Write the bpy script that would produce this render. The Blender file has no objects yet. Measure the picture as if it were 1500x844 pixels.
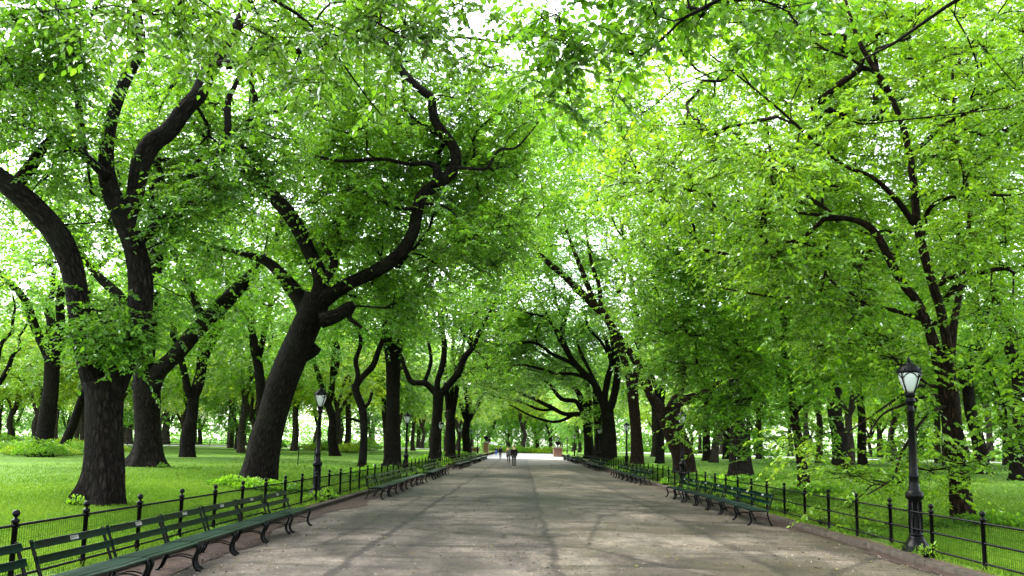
import bpy, math, random
import numpy as np
from mathutils import Vector
R = math.radians
random.seed(7)
scene = bpy.context.scene
COL = scene.collection

# ------------------------------------------------------------------ camera numbers (photo pixels, 1500 x 844)
F, CX, CY, H, ROLL = 1250.0, 750.0, 484.0, 1.85, R(1.07)
VPX, VPY = 765.0, 652.5
def rot(u, v, a): return (u*math.cos(a)-v*math.sin(a), u*math.sin(a)+v*math.cos(a))
_u, _v = rot(VPX-CX, VPY-CY, -ROLL)
TILT = math.atan(_v/F); YAW = math.atan(_u/math.hypot(F, _v))
def ray(px, py):
    u, v = rot(px-CX, py-CY, -ROLL)
    ct, st = math.cos(TILT), math.sin(TILT)
    x, y, z = u, F*ct+v*st, F*st-v*ct
    c, s = math.cos(YAW), math.sin(YAW)
    return x*c-y*s, x*s+y*c, z
def D(px, py, Y):                       # the point at distance Y along the mall seen at a photo pixel
    r = ray(px, py); t = Y/r[1]
    return np.array((r[0]*t, Y, H+r[2]*t))

def PX(p):                              # photo pixel of a world point (used to keep leaf sprays from swallowing traced limbs)
    x, y, z = p[0], p[1], p[2]-H
    c, s = math.cos(YAW), math.sin(YAW); ct, st = math.cos(TILT), math.sin(TILT)
    x, y = x*c+y*s, -x*s+y*c
    f = max(0.1, y*ct+z*st); v = y*st-z*ct
    u, v = rot(x*F/f, v*F/f, ROLL)
    return u+CX, v+CY

# ------------------------------------------------------------------ layout of the mall
KL, KR = -5.55, 6.6                     # kerb faces
FL, FR = -5.98, 7.05                    # fences
def sstep(a, b, t):
    t = np.clip((t-a)/(b-a), 0, 1); return t*t*(3-2*t)
def lawn_z(x, y):
    x = np.asarray(x, float); y = np.asarray(y, float)
    s = np.where(x < 0, KL-x, x-KR)
    return 0.09 + 0.34*sstep(1.0, 7.0, s)*sstep(8, 40, y) + 0.35*sstep(40, 110, y) + 0.10*sstep(0, 8, s) \
        + 0.03*np.sin(x*0.31+1.3)*np.sin(y*0.23)*sstep(1, 6, s)

# ------------------------------------------------------------------ mesh helpers
def link(o, parent=None):
    COL.objects.link(o)
    if parent is not None: o.parent = parent
    return o
def np_mesh(name, V, faces_idx, nper, mat, parent=None, smooth=False, attrs=None, mat_idx=None, loc=None):
    V = np.asarray(V, np.float32); idx = np.asarray(faces_idx, np.int32).ravel()
    m = bpy.data.meshes.new(name)
    m.vertices.add(len(V)); m.vertices.foreach_set('co', V.ravel())
    m.loops.add(len(idx)); m.loops.foreach_set('vertex_index', idx)
    if isinstance(nper, int):
        nf = len(idx)//nper; st = np.arange(nf, dtype=np.int32)*nper
    else:
        nper = np.asarray(nper, np.int32); nf = len(nper); st = np.concatenate(([0], np.cumsum(nper)[:-1])).astype(np.int32)
    m.polygons.add(nf); m.polygons.foreach_set('loop_start', st)
    if smooth: m.polygons.foreach_set('use_smooth', np.ones(nf, bool))
    for (an, typ, dom, data) in (attrs or []):
        a = m.attributes.new(an, typ, dom)
        a.data.foreach_set('vector' if typ == 'FLOAT_VECTOR' else 'value', np.asarray(data, np.float32).ravel())
    m.update(calc_edges=True)
    for mm in (mat if isinstance(mat, (list, tuple)) else [mat]): m.materials.append(mm)
    if mat_idx is not None: m.polygons.foreach_set('material_index', np.asarray(mat_idx, np.int32))
    o = bpy.data.objects.new(name, m)
    link(o, parent)
    if loc is not None: o.location = loc
    return o

class MB:
    """collects shapes, builds one mesh object"""
    def __init__(self): self.V = []; self.Fc = []; self.bk = []
    def add(self, V, Fs, bk=None):
        n = len(self.V); self.V.extend([tuple(v) for v in V]); self.Fc.extend([tuple(i+n for i in f) for f in Fs])
        self.bk.extend(bk if bk is not None else [tuple(v) for v in V])
    def box(self, c, s, rz=0.0, rx=0.0, ry=0.0):
        hx, hy, hz = s[0]/2, s[1]/2, s[2]/2
        b = min(hx, hy, hz)*0.18
        V = []
        for sx in (-1, 1):
            for sy in (-1, 1):
                for sz in (-1, 1):
                    V += [(sx*(hx-b), sy*(hy-b), sz*hz), (sx*(hx-b), sy*hy, sz*(hz-b)), (sx*hx, sy*(hy-b), sz*(hz-b))]
        from mathutils import Euler
        E = Euler((rx, ry, rz)).to_matrix()
        V = [tuple(E @ Vector(v) + Vector(c)) for v in V]
        def id(sx, sy, sz, k): return (((sx > 0)*2+(sy > 0))*2+(sz > 0))*3+k
        Fs = []
        q = [(-1, -1), (1, -1), (1, 1), (-1, 1)]
        Fs.append([id(a, b2, 1, 0) for a, b2 in q]); Fs.append([id(a, b2, -1, 0) for a, b2 in q[::-1]])
        Fs.append([id(a, 1, b2, 1) for a, b2 in q[::-1]]); Fs.append([id(a, -1, b2, 1) for a, b2 in q])
        Fs.append([id(1, a, b2, 2) for a, b2 in q]); Fs.append([id(-1, a, b2, 2) for a, b2 in q[::-1]])
        for a in (-1, 1):
            for b2 in (-1, 1):
                Fs.append([id(-1, a, b2, 0), id(1, a, b2, 0), id(1, a, b2, 1), id(-1, a, b2, 1)])
                Fs.append([id(a, -1, b2, 0), id(a, 1, b2, 0), id(a, 1, b2, 2), id(a, -1, b2, 2)])
                Fs.append([id(a, b2, -1, 1), id(a, b2, 1, 1), id(a, b2, 1, 2), id(a, b2, -1, 2)])
                for c2 in (-1, 1): Fs.append([id(a, b2, c2, 0), id(a, b2, c2, 1), id(a, b2, c2, 2)])
        self.add(V, Fs)
    def tube(self, pts, rad, sides=8, flare=0.0, lumps=0.0, seed=0, s0=0.0, cap=True, flat=1.0):
        P = np.asarray(pts, float); n = len(P); rad = np.broadcast_to(np.asarray(rad, float), (n,))
        T = np.gradient(P, axis=0); T /= np.linalg.norm(T, axis=1)[:, None]+1e-9
        ref = np.array((1., 0, 0)) if abs(T[0][0]) < 0.9 else np.array((0, 1., 0))
        u = ref-T[0]*ref.dot(T[0]); u /= np.linalg.norm(u)
        ang = np.arange(sides)*2*math.pi/sides
        rg = np.random.RandomState(seed); ph = rg.rand(6)*6.28
        V = []; bk = []; s = s0
        for i in range(n):
            if i:
                s += np.linalg.norm(P[i]-P[i-1])
                u = u-T[i]*u.dot(T[i]); u /= np.linalg.norm(u)+1e-9
            w = np.cross(T[i], u)
            m = np.ones(sides)
            if lumps:
                m += lumps*(np.sin(3*ang+ph[0]+0.6*s)*0.5+np.sin(5*ang+ph[1]-0.9*s)*0.35+np.sin(2*ang+ph[2]+1.7*s)*0.5)
            if flare:
                f = flare*math.exp(-s/0.45); m += f*(0.75+0.6*np.sin(5*ang+ph[3])+0.3*np.sin(3*ang+ph[4]))
            rr = rad[i]*m
            V.extend(P[i]+(np.cos(ang)*rr)[:, None]*u+(np.sin(ang)*rr*flat)[:, None]*w)
            bk.extend(np.stack([np.cos(ang)*rad[i]+ph[5], np.sin(ang)*rad[i], np.full(sides, s)], 1))
        Fs = []
        for i in range(n-1):
            for j in range(sides):
                k = (j+1) % sides
                Fs.append((i*sides+j, i*sides+k, (i+1)*sides+k, (i+1)*sides+j))
        if cap:
            Fs.append(tuple(range(sides))[::-1]); Fs.append(tuple(range((n-1)*sides, n*sides)))
        self.add(V, Fs, [tuple(b) for b in bk])
    def lathe(self, prof, sides=16, c=(0, 0, 0), ph=0.0):
        V = []; 
        for (r, z) in prof:
            for j in range(sides):
                a = ph+j*2*math.pi/sides; V.append((c[0]+r*math.cos(a), c[1]+r*math.sin(a), c[2]+z))
        n = len(prof); Fs = []
        for i in range(n-1):
            for j in range(sides):
                k = (j+1) % sides
                Fs.append((i*sides+j, i*sides+k, (i+1)*sides+k, (i+1)*sides+j))
        Fs.append(tuple(range(sides))[::-1]); Fs.append(tuple(range((n-1)*sides, n*sides)))
        self.add(V, Fs)
    def build(self, name, mat, parent=None, smooth=False, loc=None, bark=False):
        nper = [len(f) for f in self.Fc]; idx = [i for f in self.Fc for i in f]
        at = [('bk', 'FLOAT_VECTOR', 'POINT', self.bk)] if bark else None
        return np_mesh(name, self.V, idx, nper, mat, parent, smooth, at, loc=loc)

def tag(o, label=None, cat=None, group=None, kind=None):
    if label: o['label'] = label
    if cat: o['category'] = cat
    if group: o['group'] = group
    if kind: o['kind'] = kind
    return o
def empty(name, loc, rz=0.0):
    o = bpy.data.objects.new(name, None); o.empty_display_size = 0.2
    o.location = tuple(float(v) for v in loc); o.rotation_euler = (0, 0, rz)
    return link(o)
def copy_tree(o, parent=None):
    c = o.copy(); link(c)
    if parent is not None: c.parent = parent
    for ch in list(o.children): copy_tree(ch, c)
    return c

# ------------------------------------------------------------------ materials
def newmat(name):
    m = bpy.data.materials.new(name); m.use_nodes = True
    nt = m.node_tree; nt.nodes.clear()
    out = nt.nodes.new('ShaderNodeOutputMaterial')
    return m, nt, out
def N(nt, t, **kw):
    n = nt.nodes.new(t)
    for k, v in kw.items():
        if k in n.inputs: n.inputs[k].default_value = v
        else: setattr(n, k, v)
    return n
def L(nt, a, b): nt.links.new(a, b)
def ramp(nt, src, stops):
    r = nt.nodes.new('ShaderNodeValToRGB')
    el = r.color_ramp.elements
    while len(el) < len(stops): el.new(0.5)
    for e, (p, c) in zip(el, stops):
        e.position = p; e.color = (*c, 1) if len(c) == 3 else c
    L(nt, src, r.inputs['Fac']); return r
def mixc(nt, f, a, b, mode='MIX'):
    m = nt.nodes.new('ShaderNodeMix'); m.data_type = 'RGBA'; m.blend_type = mode
    for s, v in ((0, f), (6, a), (7, b)):
        if hasattr(v, 'is_linked') or hasattr(v, 'links'): L(nt, v, m.inputs[s])
        else: m.inputs[s].default_value = v if s == 0 else (*v, 1)
    return m.outputs[2]
def math_(nt, op, a, b=0.0, clamp=False):
    m = nt.nodes.new('ShaderNodeMath'); m.operation = op; m.use_clamp = clamp
    for i, v in enumerate((a, b)):
        if hasattr(v, 'links'): L(nt, v, m.inputs[i])
        else: m.inputs[i].default_value = v
    return m.outputs[0]

def leaf_mat(name, dark, mid, light, trans=0.5, gloss=0.07, tboost=(1.7, 1.75, 0.9)):
    m, nt, out = newmat(name)
    at = N(nt, 'ShaderNodeAttribute', attribute_name='tint')
    r = ramp(nt, at.outputs['Fac'], [(0.0, dark), (0.5, mid), (1.0, light)])
    d = N(nt, 'ShaderNodeBsdfDiffuse'); L(nt, r.outputs[0], d.inputs['Color'])
    t = N(nt, 'ShaderNodeBsdfTranslucent')
    tc = mixc(nt, 1.0, r.outputs[0], tboost, 'MULTIPLY'); L(nt, tc, t.inputs['Color'])
    mx = N(nt, 'ShaderNodeMixShader', Fac=trans); L(nt, d.outputs[0], mx.inputs[1]); L(nt, t.outputs[0], mx.inputs[2])
    g = N(nt, 'ShaderNodeBsdfGlossy', Roughness=0.30); g.inputs['Color'].default_value = (0.95, 1.0, 0.98, 1)
    fr = N(nt, 'ShaderNodeFresnel', IOR=1.42)
    mg = N(nt, 'ShaderNodeMixShader'); L(nt, math_(nt, 'MULTIPLY', fr.outputs[0], gloss*8.5, True), mg.inputs[0]); L(nt, mx.outputs[0], mg.inputs[1]); L(nt, g.outputs[0], mg.inputs[2])
    L(nt, mg.outputs[0], out.inputs['Surface'])
    return m

def bark_mat(name, dark, light, moss=None):
    m, nt, out = newmat(name)
    at = N(nt, 'ShaderNodeAttribute', attribute_name='bk')
    mp = N(nt, 'ShaderNodeMapping'); mp.inputs['Scale'].default_value = (1, 1, 0.26); L(nt, at.outputs['Vector'], mp.inputs['Vector'])
    n1 = N(nt, 'ShaderNodeTexNoise', Scale=16.0, Detail=5.0, Roughness=0.6, Distortion=0.6); L(nt, mp.outputs[0], n1.inputs['Vector'])
    v = N(nt, 'ShaderNodeTexVoronoi', Scale=14.0, feature='DISTANCE_TO_EDGE'); 
    vm = mixc(nt, 0.12, mp.outputs[0], n1.outputs['Color']); L(nt, vm, v.inputs['Vector'])
    edge = math_(nt, 'MULTIPLY', v.outputs['Distance'], 3.0, True)
    hgt = math_(nt, 'ADD', math_(nt, 'MULTIPLY', edge, 0.6), math_(nt, 'MULTIPLY', n1.outputs['Fac'], 0.6))
    r = ramp(nt, hgt, [(0.25, dark), (0.95, light)])
    n2 = N(nt, 'ShaderNodeTexNoise', Scale=1.3, Detail=3.0); L(nt, at.outputs['Vector'], n2.inputs['Vector'])
    c = r.outputs[0]
    if moss:
        mf = math_(nt, 'MULTIPLY', ramp(nt, n2.outputs['Fac'], [(0.5, (0, 0, 0)), (0.7, (1, 1, 1))]).outputs[0], 0.55)
        c = mixc(nt, mf, c, moss)
    b = N(nt, 'ShaderNodeBsdfPrincipled', Roughness=0.85); L(nt, c, b.inputs['Base Color'])
    b.inputs['Specular IOR Level'].default_value = 0.06
    bp = N(nt, 'ShaderNodeBump', Strength=1.0, Distance=0.09); L(nt, hgt, bp.inputs['Height']); L(nt, bp.outputs[0], b.inputs['Normal'])
    L(nt, b.outputs[0], out.inputs['Surface'])
    return m

def simple_mat(name, col, rough=0.5, metal=0.0, var=0.25, scale=8.0, bump=0.0, spec=0.5, emit=None):
    m, nt, out = newmat(name)
    tc = N(nt, 'ShaderNodeTexCoord')
    n = N(nt, 'ShaderNodeTexNoise', Scale=scale, Detail=4.0); L(nt, tc.outputs['Object'], n.inputs['Vector'])
    lo = tuple(c*(1-var) for c in col); hi = tuple(min(1, c*(1+var)) for c in col)
    r = ramp(nt, n.outputs['Fac'], [(0.3, lo), (0.7, hi)])
    b = N(nt, 'ShaderNodeBsdfPrincipled', Roughness=rough, Metallic=metal); L(nt, r.outputs[0], b.inputs['Base Color'])
    b.inputs['Specular IOR Level'].default_value = spec
    if bump:
        bp = N(nt, 'ShaderNodeBump', Strength=bump, Distance=0.01); L(nt, n.outputs['Fac'], bp.inputs['Height']); L(nt, bp.outputs[0], b.inputs['Normal'])
    L(nt, b.outputs[0], out.inputs['Surface'])
    return m

M = {}
M['leaf_deep'] = leaf_mat('elm_leaves_deep', (0.028, 0.084, 0.007), (0.062, 0.160, 0.012), (0.135, 0.27, 0.022), 0.56, 0.042, (2.3, 2.2, 0.7))
M['leaf_near'] = leaf_mat('hanging_leaves', (0.034, 0.090, 0.008), (0.074, 0.165, 0.013), (0.13, 0.25, 0.022), 0.50, 0.06, (1.8, 1.8, 0.8))
M['leaf_mid'] = leaf_mat('elm_leaves_mid', (0.044, 0.120, 0.010), (0.100, 0.225, 0.018), (0.19, 0.34, 0.030), 0.57, 0.042, (2.5, 2.4, 0.8))
M['leaf_lime'] = leaf_mat('lime_leaves', (0.064, 0.160, 0.006), (0.140, 0.285, 0.010), (0.26, 0.42, 0.022), 0.58, 0.06, (2.0, 1.9, 0.7))
M['leaf_cool'] = leaf_mat('cool_green_leaves', (0.050, 0.130, 0.014), (0.100, 0.230, 0.026), (0.18, 0.33, 0.042), 0.57, 0.042, (2.4, 2.4, 1.0))
M['leaf_gold'] = leaf_mat('golden_green_leaves', (0.12, 0.23, 0.008), (0.22, 0.36, 0.012), (0.36, 0.45, 0.02), 0.55, 0.05, (1.7, 1.6, 0.7))
M['leaf_wood'] = leaf_mat('distant_leaves', (0.032, 0.085, 0.016), (0.060, 0.140, 0.024), (0.11, 0.21, 0.03), 0.45, 0.02, (1.5, 1.5, 0.8))
M['bark'] = bark_mat('elm_bark', (0.0010, 0.0009, 0.0008), (0.022, 0.0175, 0.0135), (0.016, 0.017, 0.011))
M['bark_brown'] = bark_mat('brown_bark', (0.002, 0.0014, 0.001), (0.036, 0.023, 0.014))
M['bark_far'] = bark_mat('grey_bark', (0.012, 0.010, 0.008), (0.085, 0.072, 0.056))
M['iron'] = simple_mat('black_cast_iron', (0.0022, 0.0025, 0.0025), 0.28, 0.0, 0.3, 20, 0.2, 0.07)
M['bench_green'] = simple_mat('dark_green_paint', (0.005, 0.022, 0.013), 0.36, 0.0, 0.45, 14, 0.3, 0.16)
M['plaque'] = simple_mat('plaque_metal', (0.55, 0.56, 0.54), 0.35, 0.2, 0.1)
M['glass'] = simple_mat('frosted_lamp_glass', (0.36, 0.40, 0.375), 0.25, 0.0, 0.08, 5, 0.0, 0.6)
M['kerbstone'] = simple_mat('kerb_stone', (0.036, 0.027, 0.019), 0.85, 0.0, 0.5, 6, 0.5, 0.3)
M['brick'] = None
M['stone'] = simple_mat('pale_stone', (0.45, 0.42, 0.37), 0.8, 0.0, 0.2, 4, 0.3)

# ------------------------------------------------------------------ foliage
def unit(a): return a/(np.linalg.norm(a, axis=-1, keepdims=True)+1e-9)
def leaves_mesh(pos, axis, nrm, size, tint, detail):
    """one folded leaf per row; returns V, faces(quads), face tint"""
    n = len(pos)
    side = unit(np.cross(axis, nrm)); nrm = np.cross(side, axis)
    L_ = size[:, None]
    if detail:
        W = 0.29
        prof = [(0, 0, 0), (0.30, W, 0.07), (0.66, W*0.78, 0.05), (1.0, 0, -0.10), (0.66, -W*0.78, 0.05), (0.30, -W, 0.07)]
        quads = np.array([[0, 1, 2, 3], [0, 3, 4, 5]])
    else:
        W = 0.33
        prof = [(0, 0, 0), (0.42, W, 0.06), (1.0, 0, -0.08), (0.42, -W, 0.06)]
        quads = np.array([[0, 1, 2, 3]])
    k = len(prof)
    V = np.empty((n, k, 3))
    for i, (a, b, c) in enumerate(prof):
        V[:, i] = pos+L_*(a*axis+b*side+c*nrm)
    Fq = (np.arange(n)[:, None, None]*k+quads[None]).reshape(-1, 4)
    return V.reshape(-1, 3), Fq, np.repeat(tint, len(quads))

def foliage(clumps, outs, rng, leaf=0.11, twigs=12, per=14, rad=1.0, droop=0.25, detail=False, flatness=0.3):
    """flat drooping sprays of leaves about each clump centre; also returns twig segments"""
    C = np.repeat(clumps, twigs, 0); O = np.repeat(outs, twigs, 0); n = len(C)
    ct = np.repeat(rng.normal(0, 0.19, len(clumps)), twigs)
    a = rng.uniform(0, 2*math.pi, n)
    d = np.stack([np.cos(a), np.sin(a), rng.normal(0.0, flatness, n)], 1)+O*0.55
    d = unit(d)
    st = C+rng.normal(0, 1, (n, 3))*np.array((0.38, 0.38, 0.30))*rad
    ln = rad*rng.uniform(0.5, 1.15, n)
    t = np.tile((np.arange(per)+0.6)/per, n).reshape(n, per)+rng.normal(0, 0.03, (n, per))
    sgn = np.where(np.arange(per) % 2 == 0, 1.0, -1.0)[None].repeat(n, 0)
    P = st[:, None]+d[:, None]*(ln[:, None]*t)[..., None]
    P[..., 2] -= droop*ln[:, None]*t*t
    up = np.array((0, 0, 1.0))
    perp = unit(np.cross(d, up))
    dd = d.copy(); dd = np.repeat(dd[:, None], per, 1); dd[..., 2] -= 2*droop*t*0.6
    ax = unit(dd*0.65+perp[:, None]*(sgn*0.8)[..., None]+rng.normal(0, 0.28, (n, per, 3))-up*0.22)
    nr = up+rng.normal(0, 0.42, (n, per, 3))+O[:, None]*0.25
    nr = unit(nr-ax*np.sum(nr*ax, -1, keepdims=True))
    sz = leaf*rng.uniform(0.65, 1.2, (n, per))
    tn = np.clip(0.45+ct[:, None]+rng.normal(0, 0.17, (n, per))+0.12*(t-0.5), 0, 1)
    V, Fq, T = leaves_mesh(P.reshape(-1, 3), ax.reshape(-1, 3), nr.reshape(-1, 3), sz.ravel(), tn.ravel(), detail)
    e = st+d*ln[:, None]; e[:, 2] -= droop*ln
    mid = st+d*ln[:, None]*0.5; mid[:, 2] -= droop*ln*0.25
    return V, Fq, T, (C, st, mid, e)

def spline(pts, m=6):
    P = np.asarray(pts, float)
    Q = np.vstack([2*P[0]-P[1], P, 2*P[-1]-P[-2]])
    out = []
    for i in range(1, len(Q)-2):
        for t in np.arange(m)/m:
            a, b, c, d = Q[i-1], Q[i], Q[i+1], Q[i+2]
            out.append(0.5*((2*b)+(-a+c)*t+(2*a-5*b+4*c-d)*t*t+(-a+3*b-3*c+d)*t**3))
    out.append(Q[-2]); return np.array(out)

class Tree:
    def __init__(self, name, label, base, seed, cat='tree', group=None, bark='bark', rz=0.0):
        self.root = empty(name, base, rz); tag(self.root, label, cat, group)
        self.b = np.array(base, float); self.rng = np.random.RandomState(seed); self.seed = seed
        self.trunk = MB(); self.nodes = []; self.limbs = []; self.bark = M[bark]
        self.cl = []; self.co = []; self.keep = []; self.hold = set()
    def limb(self, pts, rad, sides=10, flare=0.0, lumps=0.05, part=False, m=5, wob=0.0, attach=0.0):
        """a thick limb through world points, radius per point; attach = share of length from which branches may leave"""
        pr = np.concatenate([np.asarray(pts, float)-self.b, np.broadcast_to(np.asarray(rad, float), (len(pts),))[:, None]], 1)
        S = spline(pr, m); S[:, 3] = np.maximum(S[:, 3], 0.006)
        if wob:
            k = np.linspace(0, 1, len(S)); ph = self.rng.rand(6)*6.28; ln = np.linalg.norm(S[-1, :3]-S[0, :3])
            for c in range(3):
                S[:, c] += wob*ln*0.03*(np.sin(k*9+ph[c])-np.sin(ph[c]))+wob*ln*0.012*(np.sin(k*21+ph[c+3])-np.sin(ph[c+3]))
        mb = MB() if part else self.trunk
        mb.tube(S[:, :3], S[:, 3], sides, flare, lumps, self.seed+len(self.limbs)*7)
        if part: self.limbs.append(mb)
        k0 = int(len(S)*attach)
        for i in range(k0, len(S)):
            t = S[min(i+1, len(S)-1), :3]-S[max(i-1, 0), :3]
            self.nodes.append((S[i, :3], S[i, 3], t/(np.linalg.norm(t)+1e-9)))
        return S[:, :3]+self.b
    def fill(self, centre, radii, n, hollow=0.35, gap=0.0, zmin=None, reach=1.0):
        """clump centres spread through an ellipsoid (world centre), thinner in the middle"""
        rg = self.rng; out = []
        ph = rg.rand(9)*6.28
        tries = 0
        while len(out) < n and tries < n*30:
            tries += 1
            v = rg.normal(0, 1, 3); v /= np.linalg.norm(v)
            r = rg.uniform(hollow**3, 1)**(1/3)
            p = v*r*np.array(radii)
            w = np.array(centre)+p
            if gap:
                q = w*0.42
                g = math.sin(q[0]*1.3+ph[0])*math.sin(q[1]*1.1+ph[1])+math.sin(q[2]*1.7+ph[2])*math.sin(q[0]*0.7+ph[3])+0.6*math.sin(q[1]*2.1+q[2]+ph[4])
                if g < gap-1.0: continue
            if zmin is not None and w[2] < zmin+rg.uniform(0, 0.8): continue
            out.append(w-self.b); self.co.append(v*np.array((1, 1, 0.5)))
        self.cl.extend(out)
    def box(self, x0, x1, y0, y1, Y0, Y1, n, keep=None):
        """clumps that fill a part of the crown, given by the photo region it shows in and its range of distance"""
        k = 0
        while k < n:
            px, py = self.rng.uniform(x0, x1), self.rng.uniform(y0, y1)
            if keep and not keep(px, py): continue
            Yd = self.rng.uniform(Y0, Y1); p = D(px, py, Yd)-self.b
            self.cl.append(p); self.co.append(self.rng.normal(0, .4, 3)*np.array((1, 1, .4))); k += 1
    def thin(self, x0, x1, y0, y1, p):
        """open the crown a little where it would hide another tree, or keep light out from above"""
        ok = []
        for i, q in enumerate(self.cl):
            u, v = PX(q+self.b)
            ok.append(not (x0 < u < x1 and y0 < v < y1 and self.rng.rand() < p))
        idx = np.cumsum(ok)-1; self.hold = {int(idx[i]) for i in self.hold if ok[i]}
        self.cl = [q for q, k in zip(self.cl, ok) if k]; self.co = [q for q, k in zip(self.co, ok) if k]
    def at(self, pts, spread=0.4, reps=1, out=(0, 0, 0), hold=False):
        for p in pts:
            for _ in range(reps):
                if hold: self.hold.add(len(self.cl))
                self.cl.append(np.asarray(p, float)-self.b+self.rng.normal(0, spread, 3)*np.array((1, 1, 0.6))); self.co.append(np.array(out, float))
    def grow(self, leafm, leaf=0.11, twigs=12, per=14, rad=1.0, droop=0.25, detail=False, rtip=0.010, twig_tubes=False, maxlen=None, name='crown', pw=0.47):
        rg = self.rng
        if self.b[1] > 8: self.thin(-9e9, 9e9, -9e9, -70, 0.8)  # crown tops above the view are thinned to let more light in
        if self.keep:
            KP = np.array(self.keep); KQ = np.array([PX(p) for p in KP])
            for i, p in enumerate(self.cl):
                if i in self.hold: continue
                q = np.array(PX(p+self.b)); d = np.linalg.norm(KQ-q, axis=1); j = int(np.argmin(d))
                if d[j] < 34*(31.0/KP[j][1])**0.6 and p[1]+self.b[1] < KP[j][1]+0.9 and rg.rand() < 0.95:
                    self.cl[i] = p+np.array((0, KP[j][1]-self.b[1]-p[1]+rg.uniform(1.3, 4.0), 0.3))
        C = np.array(self.cl); O = np.array(self.co)
        pos = [n[0] for n in self.nodes]; tan = [n[2] for n in self.nodes]; lim = [n[1] for n in self.nodes]
        par = [-1]*len(pos); cnt = [0]*len(pos); fixed = len(pos)
        A = np.array(pos)
        d0 = np.array([np.min(np.linalg.norm(A-c, axis=1)) for c in C]); order = np.argsort(d0)
        cap = len(pos)+len(C)*7+10
        buf = np.zeros((cap, 3)); buf[:len(pos)] = A; nn = len(pos)
        paths = []
        for ci in order:
            c = C[ci]
            dv = c-buf[:nn]; dist = np.linalg.norm(dv, axis=1)
            T_ = np.array(tan)
            cosang = np.sum(dv*T_, 1)/(dist+1e-6)
            cost = dist*(1.25-0.35*cosang)+np.where(dv[:, 2] < -0.3*dist, 0.25*dist, 0)
            i = int(np.argmin(cost)); p0 = buf[i]; L0 = dist[i]
            ns = int(np.clip(L0/0.55, 2, 6))
            hand = p0+tan[i]*L0*0.35+np.array((0, 0, 0.12*L0))
            ks = np.arange(1, ns+1)/ns
            pts = ((1-ks)**2)[:, None]*p0+(2*ks*(1-ks))[:, None]*hand+(ks**2)[:, None]*c
            pts[:-1] += rg.normal(0, 0.045*L0, (ns-1, 3))
            ids = []; prev = i
            for q in pts:
                buf[nn] = q; tv = q-buf[prev]; tan.append(tv/(np.linalg.norm(tv)+1e-9)); par.append(prev); cnt.append(0); lim.append(9)
                ids.append(nn); prev = nn; nn += 1
            cnt[prev] += 1
            paths.append((i, ids))
        for k in range(nn-1, fixed-1, -1): 
            if par[k] >= 0: cnt[par[k]] += cnt[k]
        for (i, ids) in paths:
            r = [rtip*max(cnt[j], 1)**pw for j in ids]
            r0 = min(r[0]*1.15, max(lim[i], 0.012)*0.85 if i < fixed else 9)
            pts = np.vstack([buf[i]]+[buf[j] for j in ids])
            rr = np.minimum([r0]+r, max(r0, r[0]))
            self.trunk.tube(pts, rr, 6 if rr[0] > 0.03 else 4, 0, 0.0, 1, cap=False)
        # leaves
        V, Fq, T, tw = foliage(C, O, rg, leaf, twigs, per, rad, droop, detail)
        if twig_tubes:
            Cc, st, mid, e = tw
            for k in range(len(Cc)):
                self.trunk.tube([Cc[k], st[k], mid[k], e[k]], [0.006, 0.005, 0.004, 0.002], 3, cap=False)
        tr = self.trunk.build('trunk', self.bark, self.root, True, bark=True)
        for mb in self.limbs: mb.build('limb', self.bark, tr, True, bark=True)
        np_mesh(name, V, Fq, 4, leafm, self.root, False, [('tint', 'FLOAT', 'FACE', T)])
        return self.root

def P2(Y, *pts):
    """photo pixels with a half width in pixels -> world points and radii; depth Y or (Y0, Y1)"""
    Y0, Y1 = Y if isinstance(Y, tuple) else (Y, Y)
    n = len(pts); out = []; rad = []
    for i, p in enumerate(pts):
        y = Y0+(Y1-Y0)*i/max(1, n-1)
        out.append(D(p[0], p[1], y)); rad.append(p[2]*0.5*y/F)
    return out, rad
def base_at(px, Y):
    x = D(px, 650, Y)[0]
    return np.array((x, Y, float(lawn_z(x, Y))))

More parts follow.
